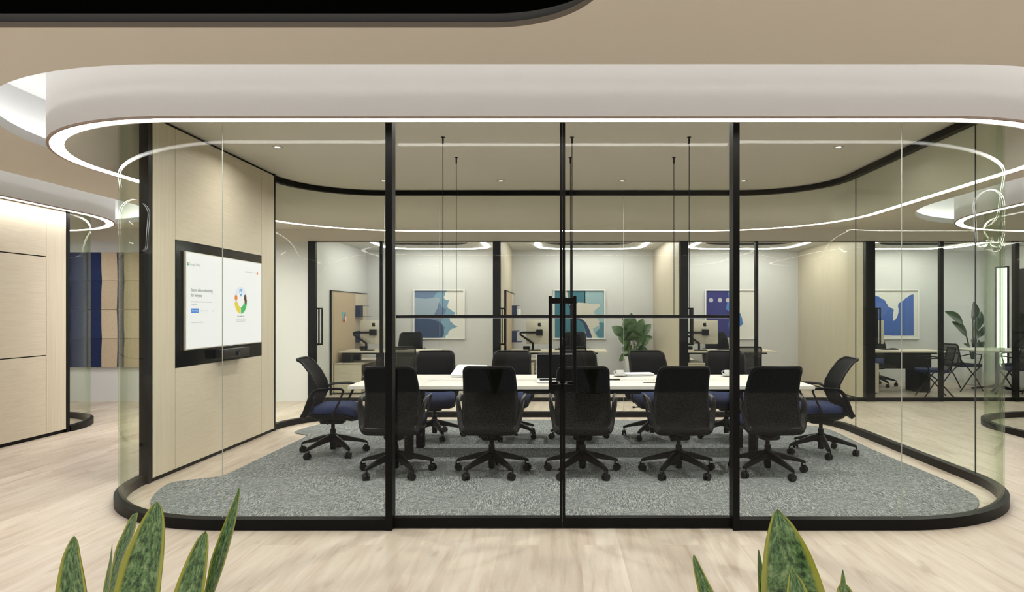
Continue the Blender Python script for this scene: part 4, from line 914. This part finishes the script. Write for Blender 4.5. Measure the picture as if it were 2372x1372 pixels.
leaves = [((-0.08, 0, 0.42), (-0.40, -0.02, 0.62), 0.11), ((-0.02, 0, 0.5), (-0.03, -0.05, 0.88), 0.105), ((-0.05, 0, 0.45), (-0.16, -0.1, 0.80), 0.10), ((0.05, 0, 0.40), (0.36, -0.02, 0.66), 0.10), ((0.05, 0, 0.42), (0.20, -0.05, 0.78), 0.10), ((0.0, 0, 0.3), (-0.28, -0.1, 0.40), 0.10), ((-0.04, 0, 0.3), (-0.18, -0.16, 0.10), 0.10), ((0, 0, 0.32), (-0.02, -0.25, 0.52), 0.11), ((0.04, 0, 0.30), (0.16, -0.18, 0.28), 0.11), ((0.05, 0, 0.35), (0.38, -0.05, 0.42), 0.08), ((0.03, 0, 0.2), (0.28, -0.08, 0.18), 0.07), ((-0.02, 0, 0.15), (-0.26, -0.06, -0.04), 0.075), ((0.0, 0.02, 0.45), (0.02, 0.2, 0.75), 0.1), ((0, 0, 0.38), (0.06, -0.20, 0.72), 0.10), ((-0.05, 0, 0.38), (-0.22, -0.15, 0.55), 0.10), ((0.02, 0, 0.2), (0.03, -0.22, 0.15), 0.1), ((0, 0, 0.15), (-0.12, -0.2, 0.22), 0.09), ((0.05, 0, 0.25), (0.30, -0.15, 0.33), 0.08), ((0.0, -0.05, 0.42), (-0.08, -0.22, 0.66), 0.10), ((0.04, -0.05, 0.42), (0.14, -0.22, 0.62), 0.10), ((-0.04, -0.02, 0.2), (-0.2, -0.2, 0.34), 0.1), ((0.02, 0, 0.3), (0.22, -0.2, 0.48), 0.1)]
for b_, t_, w_ in leaves:
    b_, t_ = Vector(b_)*0.9, Vector(t_); m_ = b_.lerp(t_, 0.28); tube(stems, [b_, m_], 0.004, 6); leaf(lv, m_, t_, w_*1.05, 0.03, (0.2*t_.x, -1, 0.35))
obj('stems', stems, 'stem', fp, True); obj('foliage', lv, 'leaf', fp, True)
pot((7.99, 13.15, 0), 0.15, 0.185, 0.50, 'round white pot of the tall paddle-leaved plant behind the round table')
bp = empty('bird_of_paradise_plant', (7.99, 13.15, 0.45), 0, 'tall plant with long dark paddle leaves behind the round table', 'plant')
stems = bmesh.new(); lv = bmesh.new()
for b_, t_, w_ in (((-0.20, 0, 0.726), (-0.57, -0.05, 0.958), 0.068), ((-0.126, 0, 0.494), (-0.46, -0.08, 0.768), 0.068), ((0.0, 0, 0.80), (-0.02, -0.05, 1.15), 0.07), ((0.04, 0, 0.58), (0.04, -0.05, 0.86), 0.065), ((0.02, -0.02, 0.40), (0.0, -0.08, 0.62), 0.062), ((0.08, 0.02, 0.64), (0.17, 0.02, 0.96), 0.055), ((0.09, 0.02, 0.47), (0.19, -0.05, 0.68), 0.045),
                   ((-0.06, 0, 0.24), (-0.21, -0.05, 0.34), 0.028), ((-0.02, 0, 0.20), (-0.10, -0.1, 0.42), 0.045), ((0.05, 0, 0.25), (0.17, -0.1, 0.38), 0.04), ((0.02, -0.02, 0.2), (0.05, -0.1, 0.42), 0.05)):
    tube(stems, spline([(b_[0]*0.1, 0, 0.0), (b_[0]*0.5, 0, b_[2]*0.5), b_], 4), 0.010, 6); leaf(lv, b_, t_, w_*1.75, 0.03, (0.3, -1, 0.5), 10)
obj('stems', stems, 'leaf2', bp, True); obj('foliage', lv, 'leaf2', bp, True)

# ---- snake plants in the foreground: every leaf from its outline, at its own distance and with its own thickness
def snake_leaf(parent, rows, tip, d, twist=0.0, ext=None):
    """rows: (y, left x, right x) in pixels from the tip downwards"""
    bm = bmesh.new(); uvl = bm.loops.layers.uv.new('UVMap')
    # resample the outline smoothly
    R_ = [(tip[1], tip[0]-0.8, tip[0]+0.8)]+rows
    Ls = spline([(r[1], r[0], 0) for r in R_], 8); Rs = spline([(r[2], r[0], 0) for r in R_], 8)
    base = Vector((parent.location.x, parent.location.y, 0.46)); grid = []; inv = parent.location
    lw = at(Ls[-1].x, Ls[-1].y, d); rw = at(Rs[-1].x, Rs[-1].y, d); path = [(at(a.x, a.y, d), at(b.x, b.y, d)) for a, b in zip(Ls, Rs)]
    mid = (lw+rw)/2; hw_ = (rw-lw)/2
    for i in range(1, 9):
        f = i/8; c = mid.lerp(base+(mid-base)*0.12*Vector((1, 1, 0)).length*0, f); c.z = mid.z+(base.z-mid.z)*f; q = hw_*(1+0.15*math.sin(PI*f)-0.45*f); path.append((c-q, c+q))
    vs = []; s = 0; prev = None
    for a, b in path:
        c = (a+b)/2; s += (c-prev).length if prev is not None else 0; prev = c; h_ = (b-a)/2; row = []
        for u in (-1, -0.93, -0.75, -0.4, 0, 0.4, 0.75, 0.93, 1):
            p = c+h_*u; dep = h_.length*0.32*(u*u)-h_.length*0.10+twist*u*h_.length
            row.append((p+Vector((0, -dep, 0)), u, s))
        th = 0.0028*min(1, 0.3+h_.length/0.03)
        vs.append(([(p+Vector((0, -th*(1-0.6*abs(u)), 0)), u, s_) for p, u, s_ in row], [(p+Vector((0, th*(1-0.6*abs(u)), 0)), u, s_) for p, u, s_ in row[::-1]]))
    rows3 = []
    for f_, b_ in vs: rows3.append([(bm.verts.new(p-inv), u, s_) for p, u, s_ in f_+b_])
    n = len(rows3[0])
    for a, b in zip(rows3, rows3[1:]):
        for j in range(n):
            q = [a[j], a[(j+1) % n], b[(j+1) % n], b[j]]; fc = bm.faces.new([v[0] for v in q])
            for lo, v in zip(fc.loops, q): lo[uvl].uv = (v[1], v[2])
    for rw_ in (rows3[0], rows3[-1]):
        fc = bm.faces.new([v[0] for v in rw_]); 
        for lo, v in zip(fc.loops, rw_): lo[uvl].uv = (v[1], v[2])
    return obj('leaf', bm, 'snake', parent, True, 70)
DL = 1.12
lpx = (350-PX)*1.2/F
def planter(x, y, label):
    t = empty('planter', (x, y, 0), 0, label, 'planter'); bm = bmesh.new(); lathe(bm, [(0.17, 0), (0.18, 0.01), (0.22, 0.49), (0.215, 0.5), (0.19, 0.5), (0.185, 0.45), (0.001, 0.45)], 36); obj('body', bm, 'pot', t, True)
    bm = bmesh.new(); cyl(bm, 0, 0, 0.44, 0.465, 0.185); obj('soil', bm, 'soil', t); return t
planter(lpx, 1.2, 'white planter of the left snake plant, below the picture edge'); planter((1815-PX)*1.2/F, 1.2, 'white planter of the right snake plant, below the picture edge')
s1 = empty('snake_plant', (lpx, 1.2, 0), 0, 'snake plant with yellow-edged leaves in the left foreground', 'plant')
snake_leaf(s1, [(1255, 162, 182), (1290, 148, 190), (1330, 140, 199), (1372, 134, 207)], (172, 1242), 1.10)
snake_leaf(s1, [(1196, 303, 322), (1230, 284, 319), (1271, 266, 302), (1310, 258, 286), (1372, 250, 270)], (320, 1188), 1.20, 0.5)
snake_leaf(s1, [(1177, 349, 376), (1214, 328, 383.5), (1260, 308, 383), (1298, 293, 381), (1340, 281, 377), (1372, 272, 374)], (364, 1162), 1.08, -0.1)
snake_leaf(s1, [(1300, 252, 262), (1335, 243, 262), (1372, 235, 262)], (260, 1262), 1.27, 0.6)
snake_leaf(s1, [(1245, 461, 483), (1270, 447, 484.5), (1298, 434, 483), (1335, 419, 480), (1372, 406, 476)], (477, 1230), 1.10)
snake_leaf(s1, [(1150, 545, 556), (1203, 523, 549), (1245, 507, 540), (1293, 490, 527), (1335, 481, 513), (1372, 474, 499)], (554, 1129), 1.18, 0.2)
snake_leaf(s1, [(1372, 476, 485)], (481, 1362), 1.16)
s2 = empty('snake_plant', ((1815-PX)*1.2/F, 1.2, 0), 0, 'snake plant with one very broad yellow-edged leaf in the right foreground', 'plant')
snake_leaf(s2, [(1300, 1604, 1617), (1330, 1608, 1632), (1355, 1613, 1645), (1372, 1617, 1654)], (1607, 1285), 1.14)
snake_leaf(s2, [(1290, 1755, 1762), (1320, 1755, 1767), (1372, 1757, 1774)], (1757, 1274), 1.16, 0.3)
snake_leaf(s2, [(1192, 1789, 1815), (1210, 1782, 1832), (1240, 1773, 1852), (1270, 1767, 1869), (1320, 1761, 1890), (1372, 1758, 1907)], (1801, 1179), 1.06)
snake_leaf(s2, [(1328, 1828, 1843), (1345, 1824, 1857), (1372, 1820, 1870)], (1834, 1316), 1.00)
snake_leaf(s2, [(1340, 1948, 1957), (1372, 1945, 1959)], (1952, 1320), 1.05, 0.3)
snake_leaf(s2, [(1358, 1941, 1965), (1372, 1936, 1974)], (1953, 1348), 1.12)
